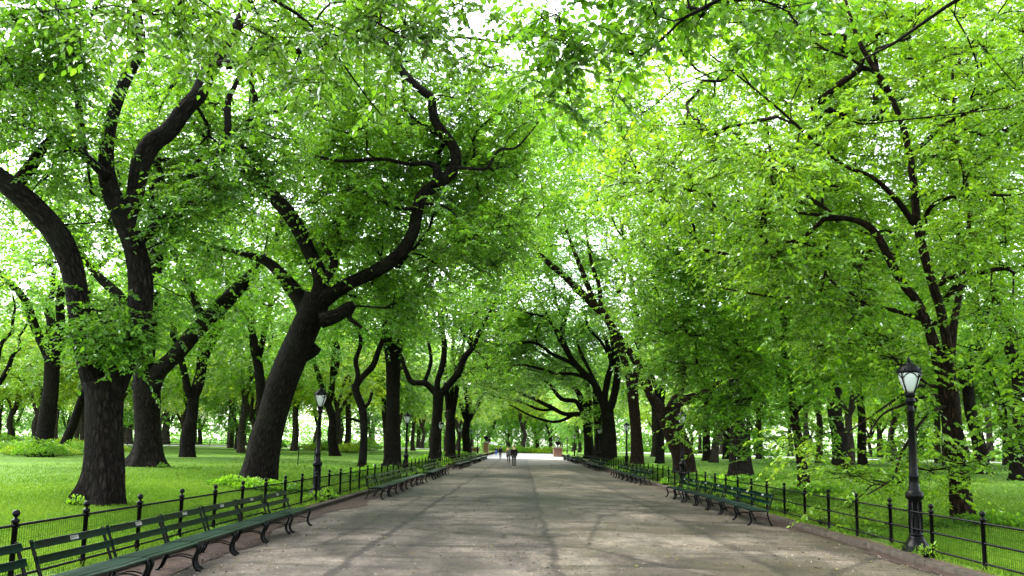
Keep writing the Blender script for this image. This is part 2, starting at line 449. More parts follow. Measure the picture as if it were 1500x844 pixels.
# ================================================================== SETTING
def path_material():
    m, nt, out = newmat('worn_asphalt')
    tc = N(nt, 'ShaderNodeTexCoord'); P = tc.outputs['Object']
    sx = N(nt, 'ShaderNodeSeparateXYZ'); L(nt, P, sx.inputs[0])
    nw = N(nt, 'ShaderNodeTexNoise', Scale=0.35, Detail=4.0, Roughness=0.65); L(nt, P, nw.inputs['Vector'])
    nw2 = N(nt, 'ShaderNodeTexNoise', Scale=2.2, Detail=5.0, Roughness=0.7); L(nt, P, nw2.inputs['Vector'])
    wob = math_(nt, 'ADD', math_(nt, 'MULTIPLY', math_(nt, 'SUBTRACT', nw.outputs['Fac'], 0.5), 0.5),
                math_(nt, 'MULTIPLY', math_(nt, 'SUBTRACT', nw2.outputs['Fac'], 0.5), 0.28))
    x = math_(nt, 'ADD', sx.outputs['X'], wob)
    # lanes of separately laid asphalt
    lane = ramp(nt, math_(nt, 'DIVIDE', math_(nt, 'ADD', x, 6.0), 13.0),
                [(0.0, (0.155, 0.128, 0.108)), (0.05, (0.20, 0.178, 0.155)), (0.255, (0.20, 0.18, 0.158)), (0.262, (0.20, 0.18, 0.16)), (0.44, (0.215, 0.192, 0.17)), (0.498, (0.18, 0.16, 0.145)), (0.503, (0.165, 0.147, 0.13)), (0.513, (0.28, 0.252, 0.218)), (0.74, (0.26, 0.232, 0.20)), (0.78, (0.20, 0.178, 0.152)), (0.96, (0.185, 0.16, 0.136)), (1.0, (0.13, 0.10, 0.08))])
    # patches and damp stains (long across the lens because they lie along the mall)
    st = N(nt, 'ShaderNodeTexNoise', Scale=0.42, Detail=6.0, Roughness=0.62, Distortion=0.4)
    mp = N(nt, 'ShaderNodeMapping'); mp.inputs['Scale'].default_value = (1.0, 0.55, 1.0); mp.inputs['Location'].default_value = (3.1, 1.7, 0)
    L(nt, P, mp.inputs['Vector']); L(nt, mp.outputs[0], st.inputs['Vector'])
    sr = ramp(nt, st.outputs['Fac'], [(0.40, (0.42, 0.40, 0.37)), (0.465, (0.74, 0.73, 0.70)), (0.53, (1.05, 1.05, 1.03)), (0.60, (1.6, 1.57, 1.50))])
    c = mixc(nt, 1.0, lane.outputs[0], sr.outputs[0], 'MULTIPLY')
    # long darker streaks where water runs and stands, drawn out across the paving
    ws = N(nt, 'ShaderNodeTexNoise', Scale=0.9, Detail=7.0, Roughness=0.68, Distortion=0.9)
    mq = N(nt, 'ShaderNodeMapping'); mq.inputs['Scale'].default_value = (0.35, 1.0, 1.0); L(nt, P, mq.inputs['Vector']); L(nt, mq.outputs[0], ws.inputs['Vector'])
    c = mixc(nt, 0.9, c, ramp(nt, ws.outputs['Fac'], [(0.40, (0.52, 0.50, 0.47)), (0.47, (0.90, 0.89, 0.87)), (0.55, (1.05, 1.05, 1.04)), (0.62, (1.25, 1.23, 1.2))]).outputs[0], 'MULTIPLY')
    st2 = N(nt, 'ShaderNodeTexNoise', Scale=1.7, Detail=6.0, Roughness=0.7); L(nt, mp.outputs[0], st2.inputs['Vector'])
    s2 = ramp(nt, st2.outputs['Fac'], [(0.38, (0.50, 0.47, 0.44)), (0.455, (0.95, 0.95, 0.95)), (0.56, (1.02, 1.02, 1.02)), (0.66, (1.3, 1.28, 1.25))])
    c = mixc(nt, 0.85, c, s2.outputs[0], 'MULTIPLY')
    # mossy film beside the right-hand benches
    mo = N(nt, 'ShaderNodeTexNoise', Scale=0.6, Detail=5.0); L(nt, mp.outputs[0], mo.inputs['Vector'])
    mf = math_(nt, 'MULTIPLY', ramp(nt, mo.outputs['Fac'], [(0.48, (0, 0, 0)), (0.60, (1, 1, 1))]).outputs[0],
               ramp(nt, sx.outputs['X'], [(0.0, (0, 0, 0)), (1.0, (1, 1, 1))]).outputs[0])
    c = mixc(nt, math_(nt, 'MULTIPLY', mf, 0.5), c, (0.105, 0.098, 0.045))
    # aggregate speckle
    sp = N(nt, 'ShaderNodeTexNoise', Scale=55.0, Detail=2.0, Roughness=0.8); L(nt, P, sp.inputs['Vector'])
    spr = ramp(nt, sp.outputs['Fac'], [(0.34, (0.42, 0.41, 0.40)), (0.5, (1, 1, 1)), (0.66, (1.9, 1.86, 1.78))])
    c = mixc(nt, 0.9, c, spr.outputs[0], 'MULTIPLY')
    sp2 = N(nt, 'ShaderNodeTexNoise', Scale=14.0, Detail=3.0, Roughness=0.8); L(nt, P, sp2.inputs['Vector'])
    c = mixc(nt, 0.9, c, ramp(nt, sp2.outputs['Fac'], [(0.34, (0.62, 0.60, 0.58)), (0.5, (1, 1, 1)), (0.68, (1.4, 1.38, 1.33))]).outputs[0], 'MULTIPLY')
    # seams between the lanes and a few cross cracks
    def seam(x0, w, lo):
        d = math_(nt, 'ABSOLUTE', math_(nt, 'SUBTRACT', x, x0))
        return ramp(nt, math_(nt, 'DIVIDE', d, w), [(0.0, (lo, lo, lo)), (0.45, (lo*1.25, lo*1.22, lo*1.2)), (1.0, (1, 1, 1))]).outputs[0]
    for (x0, w, lo) in ((-2.68, 0.11, 0.30), (0.55, 0.09, 0.45), (3.95, 0.15, 0.5)):
        c = mixc(nt, 0.9, c, seam(x0, w, lo), 'MULTIPLY')
    vo = N(nt, 'ShaderNodeTexVoronoi', Scale=0.22, feature='DISTANCE_TO_EDGE')
    vp = mixc(nt, 0.25, mp.outputs[0], nw2.outputs['Color']); L(nt, vp, vo.inputs['Vector'])
    c = mixc(nt, 0.85, c, ramp(nt, vo.outputs['Distance'], [(0.0, (0.40, 0.39, 0.37)), (0.006, (0.6, 0.59, 0.57)), (0.014, (1, 1, 1))]).outputs[0], 'MULTIPLY')
    c = mixc(nt, 1.0, c, (0.325, 0.311, 0.294), 'MULTIPLY')
    b = N(nt, 'ShaderNodeBsdfPrincipled'); L(nt, c, b.inputs['Base Color'])
    rr = ramp(nt, st.outputs['Fac'], [(0.3, (0.55, 0.55, 0.55)), (0.6, (0.85, 0.85, 0.85))]); L(nt, rr.outputs[0], b.inputs['Roughness'])
    b.inputs['Specular IOR Level'].default_value = 0.2
    bp = N(nt, 'ShaderNodeBump', Strength=0.6, Distance=0.012); L(nt, math_(nt, 'ADD', sp.outputs['Fac'], sp2.outputs['Fac']), bp.inputs['Height']); L(nt, bp.outputs[0], b.inputs['Normal'])
    L(nt, b.outputs[0], out.inputs['Surface'])
    return m

def lawn_material():
    m, nt, out = newmat('mown_grass')
    tc = N(nt, 'ShaderNodeTexCoord'); P = tc.outputs['Object']
    a = N(nt, 'ShaderNodeTexNoise', Scale=0.16, Detail=5.0, Roughness=0.6); L(nt, P, a.inputs['Vector'])
    b_ = N(nt, 'ShaderNodeTexNoise', Scale=1.6, Detail=5.0, Roughness=0.7); L(nt, P, b_.inputs['Vector'])
    c_ = N(nt, 'ShaderNodeTexNoise', Scale=26.0, Detail=4.0, Roughness=0.8); L(nt, P, c_.inputs['Vector'])
    f = math_(nt, 'ADD', math_(nt, 'MULTIPLY', a.outputs['Fac'], 0.45), math_(nt, 'ADD', math_(nt, 'MULTIPLY', b_.outputs['Fac'], 0.25), math_(nt, 'MULTIPLY', c_.outputs['Fac'], 0.3)))
    r = ramp(nt, f, [(0.38, (0.048, 0.112, 0.011)), (0.5, (0.092, 0.185, 0.018)), (0.62, (0.150, 0.255, 0.026))])
    sx = N(nt, 'ShaderNodeSeparateXYZ'); L(nt, P, sx.inputs[0])
    # bare earth along the fences, worn by feet
    ed = N(nt, 'ShaderNodeAttribute', attribute_name='edge')
    ef = ramp(nt, math_(nt, 'ADD', ed.outputs['Fac'], math_(nt, 'MULTIPLY', math_(nt, 'SUBTRACT', b_.outputs['Fac'], 0.5), 1.6)), [(0.42, (0, 0, 0)), (0.62, (1, 1, 1))])
    soil = ramp(nt, c_.outputs['Fac'], [(0.3, (0.05, 0.035, 0.022)), (0.7, (0.14, 0.10, 0.065))])
    c = mixc(nt, ef.outputs[0], r.outputs[0], soil.outputs[0])
    b = N(nt, 'ShaderNodeBsdfPrincipled', Roughness=0.9); L(nt, c, b.inputs['Base Color']); b.inputs['Specular IOR Level'].default_value = 0.15
    bp = N(nt, 'ShaderNodeBump', Strength=1.0, Distance=0.06); L(nt, c_.outputs['Fac'], bp.inputs['Height']); L(nt, bp.outputs[0], b.inputs['Normal'])
    L(nt, b.outputs[0], out.inputs['Surface'])
    return m

def brick_material():
    m, nt, out = newmat('red_brick')
    tc = N(nt, 'ShaderNodeTexCoord')
    br = N(nt, 'ShaderNodeTexBrick', Scale=1.0); br.inputs['Brick Width'].default_value = 0.22; br.inputs['Row Height'].default_value = 0.075; br.inputs['Mortar Size'].default_value = 0.01
    br.inputs['Color1'].default_value = (0.36, 0.13, 0.07, 1); br.inputs['Color2'].default_value = (0.28, 0.10, 0.06, 1); br.inputs['Mortar'].default_value = (0.35, 0.3, 0.25, 1)
    mp = N(nt, 'ShaderNodeMapping'); mp.inputs['Rotation'].default_value = (R(90), 0, 0); L(nt, tc.outputs['Object'], mp.inputs['Vector']); L(nt, mp.outputs[0], br.inputs['Vector'])
    b = N(nt, 'ShaderNodeBsdfPrincipled', Roughness=0.85); L(nt, br.outputs['Color'], b.inputs['Base Color']); L(nt, b.outputs[0], out.inputs['Surface'])
    return m
M['path'] = path_material(); M['lawn'] = lawn_material(); M['brick'] = brick_material()
M['ground'] = simple_mat('distant_meadow', (0.10, 0.20, 0.02), 0.9, 0, 0.35, 0.08, 0, 0.2)
M['plaza'] = simple_mat('pale_plaza_paving', (0.17, 0.165, 0.16), 0.6, 0, 0.12, 0.7, 0, 0.4)
M['road'] = simple_mat('pale_park_drive', (0.27, 0.267, 0.265), 0.7, 0, 0.12, 0.4, 0, 0.4)
M['soil'] = simple_mat('reddish_soil', (0.034, 0.021, 0.015), 0.95, 0, 0.45, 5, 0.6, 0.2)

def sheet(name, x0, x1, y0, y1, z, mat):
    o = np_mesh(name, [(x0, y0, z), (x1, y0, z), (x1, y1, z), (x0, y1, z)], [0, 1, 2, 3], 4, mat)
    return tag(o, kind='structure')
sheet('ground', -1500, 1500, -400, 3000, -0.06, M['ground'])
# path as a finely cut sheet with a slight camber
def path_sheet():
    xs = np.linspace(KL, KR, 30); ys = np.concatenate([np.linspace(-12, 40, 120), np.linspace(42, 116, 40)])
    X, Y = np.meshgrid(xs, ys); c = (X-(KL+KR)/2)/6.1
    Z = 0.0+0.03*(1-c*c)+0.006*np.sin(X*1.7+Y*0.4)*np.sin(Y*0.9)
    nx, ny = len(xs), len(ys); i = np.arange(nx*ny).reshape(ny, nx)
    Fq = np.stack([i[:-1, :-1], i[:-1, 1:], i[1:, 1:], i[1:, :-1]], -1).reshape(-1, 4)
    tag(np_mesh('path', np.stack([X, Y, Z], -1).reshape(-1, 3), Fq, 4, M['path'], smooth=True), kind='structure')
path_sheet()
sheet('plaza', -13, 14, 116, 205, 0.012, M['plaza'])
def edge_fac(s): return np.clip(1-s/0.55, 0, 1)
def worn(X, Y, e):                      # bare earth round the feet of the nearer trunks
    for (tx, ty, r) in ((-10.3, 21, 1.3), (-17.6, 40, 1.7), (-9.6, 31, 1.5), (-8.4, 55, 1.3), (10.8, 21, 1.0), (10.9, 33, 0.9), (11.0, 43, 1.5), (9.3, 49, 1.5), (-9.7, 52, 0.8)):
        e = np.maximum(e, 0.85*np.exp(-((X-tx)**2+(Y-ty)**2)/(r*r)))
    return e
def lawn_sheet(sgn):
    s = np.concatenate([np.linspace(0.16, 12, 46), np.linspace(12.6, 40, 30), np.linspace(43, 170, 26)])
    ys = np.concatenate([np.linspace(-14, 40, 100), np.linspace(41, 116, 50), np.linspace(120, 330, 40)])
    S, Y = np.meshgrid(s, ys); X = (KL-S) if sgn < 0 else (KR+S)
    Z = lawn_z(X, Y)
    nx, ny = len(s), len(ys); i = np.arange(nx*ny).reshape(ny, nx)
    Fq = np.stack([i[:-1, :-1], i[:-1, 1:], i[1:, 1:], i[1:, :-1]], -1).reshape(-1, 4)
    if sgn < 0: Fq = Fq[:, ::-1]
    o = np_mesh('lawn', np.stack([X, Y, Z], -1).reshape(-1, 3), Fq, 4, M['lawn'], smooth=True, attrs=[('edge', 'FLOAT', 'POINT', worn(X, Y, edge_fac(S-0.16)).ravel())])
    tag(o, kind='structure')
lawn_sheet(-1); lawn_sheet(1)
def kerb(x0, x1):
    mb = MB(); y = -12.0; rg = random.Random(3)
    while y < 115:
        ln = 2.4
        mb.box(((x0+x1)/2+rg.uniform(-.008, .008), y+ln/2, 0.035+rg.uniform(-.008, .006)), (abs(x1-x0), ln-0.012, 0.17)); y += ln
    tag(mb.build('kerb', M['kerbstone']), kind='structure')
kerb(KL-0.15, KL); kerb(KR, KR+0.15)
# soil strips that have washed over the paving under the benches
def soil_strip(x0, x1, seed):
    rg = np.random.RandomState(seed); ys = np.arange(-10, 112, 0.35)
    e = 0.20*np.sin(ys*0.5+seed)+0.13*np.sin(ys*1.3)+rg.normal(0, 0.05, len(ys))
    V = []; Fq = []
    for k, y in enumerate(ys):
        ins = x1+(e[k]-0.10)*(1 if x1 > x0 else -1)
        for t in np.linspace(0, 1, 5):
            xx = x0+(ins-x0)*t; c = (xx-(KL+KR)/2)/6.1
            V.append((xx, y, 0.03*(1-c*c)+0.006*np.sin(xx*1.7+y*0.4)*np.sin(y*0.9)+0.010+0.012*(1-t)))
    for k in range(len(ys)-1):
        for t in range(4):
            a = k*5+t; f = (a, a+1, a+6, a+5); Fq.append(f if x1 > x0 else f[::-1])
    tag(np_mesh('soil', V, Fq, 4, M['soil'], smooth=True), kind='structure')
soil_strip(KL+0.002, KL+0.75, 1); soil_strip(KR-0.002, KR-0.34, 2)
# pale drives beyond both lawns
def drive(pts, w, name='road'):
    V = []; Fq = []
    S = spline(np.array(pts, float), 14)
    T = np.gradient(S, axis=0); T /= np.linalg.norm(T, axis=1)[:, None]
    for p, t in zip(S, T):
        n = np.array((-t[1], t[0]))
        for k in (-1, 1):
            q = p[:2]+n*k*w/2; V.append((q[0], q[1], float(lawn_z(q[0], q[1]))+0.05))
    for i in range(len(S)-1): Fq.append((2*i, 2*i+1, 2*i+3, 2*i+2))
    tag(np_mesh(name, V, Fq, 4, M['road']), kind='structure')
drive([(-160, 112), (-80, 118), (-45, 126), (-22, 150), (-14, 185)], 12)
drive([(165, 84), (95, 92), (55, 104), (30, 130), (16, 170)], 13)

# litter: petals, leaf scraps and twigs scattered on the paving
def litter():
    rg = np.random.RandomState(5); n = 5200
    y = 6+rg.gamma(1.6, 9.5, n); x = rg.uniform(KL+0.1, KR-0.1, n)
    near = rg.rand(n) < 0.35
    x[near] = np.where(rg.rand(near.sum()) < 0.5, KL+0.1+rg.gamma(1.3, 0.5, near.sum()), KR-0.1-rg.gamma(1.3, 0.5, near.sum()))
    x = np.clip(x, KL+0.05, KR-0.05)
    c = (x-(KL+KR)/2)/6.1; z = 0.03*(1-c*c)+0.006*np.sin(x*1.7+y*0.4)*np.sin(y*0.9)+0.016
    a = rg.uniform(0, 6.28, n); ax = np.stack([np.cos(a), np.sin(a), rg.normal(0, 0.12, n)], 1)
    kind = rg.rand(n); s = np.where(kind < 0.5, rg.uniform(0.012, 0.03, n), rg.uniform(0.03, 0.075, n))
    pos = np.stack([x, y, z], 1)
    nr = unit(np.array((0, 0, 1.0))+rg.normal(0, 0.2, (n, 3)))
    V, Fq, T = leaves_mesh(pos, unit(ax), nr, s, np.where(kind < 0.5, rg.uniform(0.75, 1.0, n), rg.uniform(0.0, 0.45, n)), False)
    m, nt, out = newmat('litter'); at = N(nt, 'ShaderNodeAttribute', attribute_name='tint')
    r = ramp(nt, at.outputs['Fac'], [(0.0, (0.05, 0.035, 0.022)), (0.3, (0.12, 0.085, 0.04)), (0.45, (0.14, 0.15, 0.04)), (0.75, (0.30, 0.27, 0.20)), (1.0, (0.50, 0.46, 0.38))])
    b = N(nt, 'ShaderNodeBsdfDiffuse'); L(nt, r.outputs[0], b.inputs['Color']); L(nt, b.outputs[0], out.inputs['Surface'])
    o = np_mesh('litter', V, Fq, 4, m, attrs=[('tint', 'FLOAT', 'FACE', T)])
    tag(o, 'scattered petals, twigs and leaf scraps lying on the worn paving', 'litter', kind='stuff')
litter()

# short grass blades on the nearer lawns
def grass(sgn, n, seed):
    rg = np.random.RandomState(seed)
    y = 7+rg.gamma(1.9, 7.0, n); s = 0.3+rg.gamma(1.35, 4.2, n)
    k = (s < 30) & (y < 60); y, s = y[k], s[k]; n = len(y)
    x = (KL-s) if sgn < 0 else (KR+s)
    # leave bare soil gaps by the fence
    bare = np.sin(y*1.9)+np.sin(y*0.7+1)+rg.normal(0, 0.5, n)
    k = (s > 0.9) | (bare < 0.6); x, y, s = x[k], y[k], s[k]; n = len(x)
    z = lawn_z(x, y)
    h = rg.uniform(0.025, 0.06, n)*np.where(s < 1.4, rg.uniform(0.9, 2.4, n), 1)*(1+0.012*y)
    a = rg.uniform(0, 6.28, n); w = 0.004+0.0004*y
    lean = rg.normal(0, 0.5, (n, 2))*h[:, None]
    p = np.stack([x, y, z], 1); d = np.stack([np.cos(a)*w, np.sin(a)*w, np.zeros(n)], 1)
    tip = p+np.stack([lean[:, 0], lean[:, 1], h], 1)
    V = np.stack([p-d, p+d, tip], 1).reshape(-1, 3)
    pt = 0.5+0.25*np.sin(x*0.8+1)*np.sin(y*0.6)+rg.normal(0, 0.2, n)
    o = np_mesh('grass', V, np.arange(3*n), 3, M['grass'], attrs=[('tint', 'FLOAT', 'FACE', np.clip(pt, 0, 1))])
    tag(o, 'short bright green grass blades on the lawn behind the fence', 'grass', kind='stuff')
M['grass'] = leaf_mat('grass_blades', (0.055, 0.125, 0.011), (0.102, 0.200, 0.019), (0.18, 0.285, 0.032), 0.4, 0.0, (1.3, 1.3, 0.9))
grass(-1, 170000, 11); grass(1, 120000, 12)

# ================================================================== FENCES
def fence(x, y0, y1, label, mesh_to, phase):
    root = empty('fence', (x, y0, 0)); tag(root, label, 'fence')
    ys = np.arange(y0+phase, y1, 1.66)
    for k, y in enumerate(ys[:100]):
        mb = MB(); z0 = float(lawn_z(x, y))-0.12; yy = y-y0
        far = y > 45
        mb.lathe([(0.036, z0), (0.036, z0+0.11), (0.032, z0+0.13), (0.032, 0.83), (0.046, 0.835), (0.048, 0.865), (0.034, 0.875), (0.018, 0.885), (0.016, 0.905)], 6 if far else 12, (0, yy, 0))
        if far: mb.lathe([(0.018, 0.90), (0.032, 0.91), (0.044, 0.942), (0.034, 0.972), (0.012, 0.985)], 6, (0, yy, 0))
        if not far:
            for zr in (0.80, 0.50, 0.20): mb.box((0, yy, zr), (0.085, 0.05, 0.05))
        po = mb.build('post', M['iron'], root)
        if not far:
            mb = MB(); mb.lathe([(0.018, 0.90), (0.032, 0.91), (0.042, 0.93), (0.044, 0.945), (0.034, 0.972), (0.012, 0.985)], 12, (0, yy, 0)); mb.build('finial', M['iron'], po, True)
    for zr in (0.80, 0.50, 0.20):
        mb = MB(); mb.tube([(0, 0, zr), (0, (y1-y0)*0.5, zr), (0, y1-y0, zr)], 0.0165, 8); mb.build('rail', M['iron'], root)
    mb = MB(); sx = 0.02 if x < 0 else -0.02; sx = -sx
    V = []; Fq = []
    for y in np.arange(0, mesh_to-y0, 0.052):
        b = len(V); w = 0.0022
        V += [(sx-w, y-w, 0.10), (sx+w, y-w, 0.10), (sx, y+w, 0.10), (sx-w, y-w, 0.79), (sx+w, y-w, 0.79), (sx, y+w, 0.79)]
        Fq += [(b, b+1, b+4, b+3), (b+1, b+2, b+5, b+4), (b+2, b, b+3, b+5)]
    for z in (0.12, 0.24, 0.36, 0.62, 0.76):
        b = len(V); w = 0.0022; yl = mesh_to-y0
        V += [(sx+.003, 0, z-w), (sx+.003+w, 0, z), (sx+.003, 0, z+w), (sx+.003, yl, z-w), (sx+.003+w, yl, z), (sx+.003, yl, z+w)]
        Fq += [(b, b+1, b+4, b+3), (b+1, b+2, b+5, b+4), (b+2, b, b+3, b+5)]
    np_mesh('wire_mesh', V, Fq, 4, M['iron'], root)
    return root
fence(FL, -2.0, 112.0, 'black iron rail fence with ball finials behind the benches beside the forked double trunk', 60, 0.62)
fence(FR, -2.0, 112.0, 'black iron rail fence with ball finials in front of the nearest lamp post', 60, 0.45)

# ================================================================== LAMP POSTS
def make_lamp():
    r = empty('lamp_post', (0, 0, 0))
    mb = MB()
    mb.lathe([(0.26, -0.12), (0.26, 0.10), (0.245, 0.13), (0.235, 0.17), (0.20, 0.22), (0.165, 0.27), (0.135, 0.33), (0.125, 0.36)], 8, ph=R(22.5))
    mb.build('base', M['iron'], r)
    mb = MB()
    mb.lathe([(0.118, 0.34), (0.118, 0.40), (0.108, 0.42), (0.105, 0.98), (0.115, 1.0), (0.15, 1.03), (0.158, 1.08), (0.15, 1.13), (0.11, 1.16), (0.095, 1.19), (0.10, 1.22), (0.088, 1.25), (0.082, 1.40), (0.092, 1.42), (0.078, 1.45), (0.072, 1.6), (0.052, 2.58), (0.062, 2.6), (0.062, 2.64), (0.048, 2.67), (0.055, 2.74), (0.085, 2.77), (0.09, 2.80), (0.07, 2.83), (0.08, 2.87), (0.095, 2.90), (0.098, 2.93), (0.05, 2.95)], 16)
    for k in range(8):
        a = k*math.pi/4; mb.tube([(0.113*math.cos(a), 0.113*math.sin(a), 0.42), (0.113*math.cos(a), 0.113*math.sin(a), 0.97)], 0.014, 6)
    mb.build('shaft', M['iron'], r, True)
    mb = MB(); mb.lathe([(0.07, 2.945), (0.10, 2.99), (0.145, 3.10), (0.178, 3.20), (0.19, 3.28), (0.185, 3.315)], 16)
    mb.build('globe', M['glass'], r, True)
    mb = MB()
    for k in range(4):
        a = k*math.pi/2+R(28); c, s = math.cos(a), math.sin(a)
        mb.tube([(q*c, q*s, z) for q, z in ((0.08, 2.93), (0.112, 2.99), (0.158, 3.10), (0.194, 3.20), (0.208, 3.29), (0.215, 3.33))], 0.013, 6)
        a2 = a+math.pi/4; c2, s2 = math.cos(a2), math.sin(a2)       # pointed tracery arch between the ribs
        mb.tube([(0.196*c, 0.196*s, 3.20), (0.197*math.cos(a+.4), 0.197*math.sin(a+.4), 3.275), (0.20*c2, 0.20*s2, 3.31)], 0.009, 5)
        e = a+math.pi/2
        mb.tube([(0.196*math.cos(e), 0.196*math.sin(e), 3.20), (0.197*math.cos(e-.4), 0.197*math.sin(e-.4), 3.275), (0.20*c2, 0.20*s2, 3.31)], 0.009, 5)
    mb.build('cage', M['iron'], r, True)
    mb = MB()
    mb.lathe([(0.20, 3.305), (0.222, 3.315), (0.222, 3.34), (0.20, 3.36), (0.185, 3.40), (0.15, 3.44), (0.10, 3.465), (0.085, 3.475), (0.085, 3.49), (0.055, 3.505), (0.03, 3.515)], 16)
    for k in range(8):
        a = k*math.pi/4; mb.lathe([(0.010, 3.335), (0.022, 3.352), (0.018, 3.372), (0.006, 3.392)], 6, (0.205*math.cos(a), 0.205*math.sin(a), 0))
    cp = mb.build('cap', M['iron'], r, True)
    mb = MB(); mb.lathe([(0.03, 3.51), (0.022, 3.535), (0.034, 3.555), (0.026, 3.575), (0.010, 3.61), (0.004, 3.63)], 12); mb.build('finial', M['iron'], cp, True)
    return r
lamp0 = make_lamp()
LAMPS = [(7.14, 15.85, 'nearest and tallest looking black lamp post with frosted globe, beside the slim dark trunk'),
         (-6.62, 27.9, 'black lamp post with frosted globe right of the thick leaning trunk'),
         (-6.6, 49.0, 'black lamp post with frosted globe between the straight thick trunk and the forked trunk'),
         (-6.6, 69.5, 'third black lamp post along the fence of the leaning trunk'),
         (-6.6, 90, 'fourth black lamp post along the fence of the leaning trunk'),
         (-6.6, 111, 'fifth small far lamp post along the fence of the leaning trunk'),
         (7.5, 40.5, 'black lamp post whose globe shows against the thick slanting trunk'),
         (7.5, 62, 'slender black lamp post standing clear in front of bright foliage between two brown trunks'),
         (7.5, 84, 'fourth black lamp post on the side of the nearest lamp, by the paired dark trunks'),
         (7.5, 103, 'fifth small lamp post on the side of the nearest lamp'),
         (7.6, 125, 'sixth tiny lamp post on the side of the nearest lamp, near the brick pedestal'),
         (-6.9, 133, 'tiny far lamp post beside the tall brick pillar'),
         (8.6, 165, 'one of two tiny white globed lamps beyond the low brick pedestal'),
         (6.9, 165, 'one of two tiny white globed lamps beyond the low brick pedestal')]
for i, (x, y, lb) in enumerate(LAMPS):
    o = lamp0 if i == 0 else copy_tree(lamp0)
    z = float(lawn_z(x, y)) if y < 114 else 0.02
    o.location = (x, y, 0.0 if i == 0 else z*0.5); tag(o, lb, 'street lamp', 'cast iron lamp posts along the mall')
    o.rotation_euler.z = 0.35*i

# ================================================================== BENCHES
UNIT = 1.70
def make_bench():
    """local: +y along the row, +x towards the path, origin under the front edge at the unit's start"""
    r = empty('park_bench', (0, 0, 0)); ln = UNIT-0.05
    mb = MB()
    for k, (x, z) in enumerate(((-0.03, 0.415), (-0.12, 0.425), (-0.21, 0.422), (-0.30, 0.412), (-0.39, 0.405))):
        mb.box((x, UNIT/2, z), (0.075, ln, 0.034), ry=R(-4 if k > 2 else 3))
    mb.build('seat', M['bench_green'], r)
    for k, (x, z) in enumerate(((-0.475, 0.625), (-0.535, 0.80))):
        mb = MB(); mb.box((x, UNIT/2, z), (0.032, ln-0.10, 0.098), ry=R(-17)); bs = mb.build('back_slat', M['bench_green'], r)
    mb = MB(); mb.box((-0.512, UNIT/2, 0.806), (0.006, 0.17, 0.05), ry=R(-17)); mb.build('plaque', M['plaque'], bs)
    for yy in (0.10, UNIT-0.10):
        mb = MB()
        mb.tube(spline([(-0.02, yy, 0.40), (0.015, yy, 0.385), (0.022, yy, 0.32), (-0.015, yy, 0.20), (-0.01, yy, 0.09), (0.035, yy, 0.015), (0.075, yy, 0.006)], 4), 0.022, 6, flat=1.3)
        mb.tube(spline([(-0.575, yy, 0.86), (-0.56, yy, 0.80), (-0.50, yy, 0.62), (-0.455, yy, 0.48), (-0.43, yy, 0.40), (-0.42, yy, 0.30), (-0.45, yy, 0.16), (-0.50, yy, 0.03), (-0.54, yy, 0.006)], 4), 0.019, 6, flat=1.3)
        mb.tube([(-0.44, yy, 0.375), (-0.2, yy, 0.385), (0.0, yy, 0.385)], 0.018, 6)
        mb.tube(spline([(-0.445, yy, 0.17), (-0.22, yy, 0.225), (-0.012, yy, 0.17)], 5), 0.011, 6)
        mb.lathe([(0.03, -0.01), (0.034, 0.006), (0.022, 0.022)], 8, (0.06, yy, 0)); mb.lathe([(0.03, -0.01), (0.034, 0.006), (0.022, 0.022)], 8, (-0.525, yy, 0))
        mb.build('leg_frame', M['iron'], r, True)
    return r
bench0 = make_bench()
ORD = ['first', 'second', 'third', 'fourth', 'fifth', 'sixth', 'seventh', 'eighth', 'ninth', 'tenth', 'eleventh', 'twelfth']
ROWN = ['nearest', 'second', 'third', 'fourth', 'fifth', 'sixth']
nb = 0
def row(side, ri, y0, n, xf):
    global nb
    for k in range(n):
        o = bench0 if nb == 0 else copy_tree(bench0); nb += 1
        o.scale.z = 0.87
        y = y0+k*UNIT
        dx = 0.06*math.sin(k*0.8+ri)
        rz = R(0.6*math.sin(k*2.1+ri))
        if side < 0: o.location = (xf+dx, y, 0.022); o.rotation_euler.z = rz
        else: o.location = (xf+dx, y+UNIT, 0.022); o.rotation_euler.z = math.pi+rz
        fn = 'by the double trunk fence' if side < 0 else 'by the nearest lamp fence'
        tag(o, '%s slatted bench from the near end in the %s row %s' % (ORD[k], ROWN[ri], fn), 'bench', 'benches set end to end along the mall')
for ri, (y0, n) in enumerate(((5.6, 8), (28.2, 8), (44.2, 6), (63.5, 8), (82.5, 10), (103, 6))): row(-1, ri, y0, n, -4.62)
for ri, (y0, n) in enumerate(((21.3, 7), (42.5, 8), (65, 10), (90, 11), (112, 6))): row(1, ri, y0, n, 5.78 if ri else 5.62)

# ================================================================== PEOPLE
M['skin'] = simple_mat('skin', (0.42, 0.25, 0.18), 0.6, 0, 0.08)
def cloth(name, c): return simple_mat(name, c, 0.85, 0, 0.15, 9, 0.2, 0.2)
M['black_cloth'] = cloth('black_cloth', (0.004, 0.004, 0.005)); M['grey_cloth'] = cloth('grey_denim', (0.035, 0.035, 0.036)); M['white_cloth'] = cloth('white_cloth', (0.45, 0.45, 0.44))
M['yellow_cloth'] = cloth('yellow_cloth', (0.55, 0.36, 0.01)); M['navy'] = cloth('navy_cloth', (0.010, 0.012, 0.035)); M['blue_cloth'] = cloth('blue_cloth', (0.05, 0.13, 0.55))
M['red_hair'] = cloth('reddish_hair', (0.30, 0.07, 0.03)); M['dark_hair'] = cloth('dark_hair', (0.02, 0.015, 0.012)); M['pale_grey_cloth'] = cloth('pale_grey_cloth', (0.16, 0.16, 0.18))
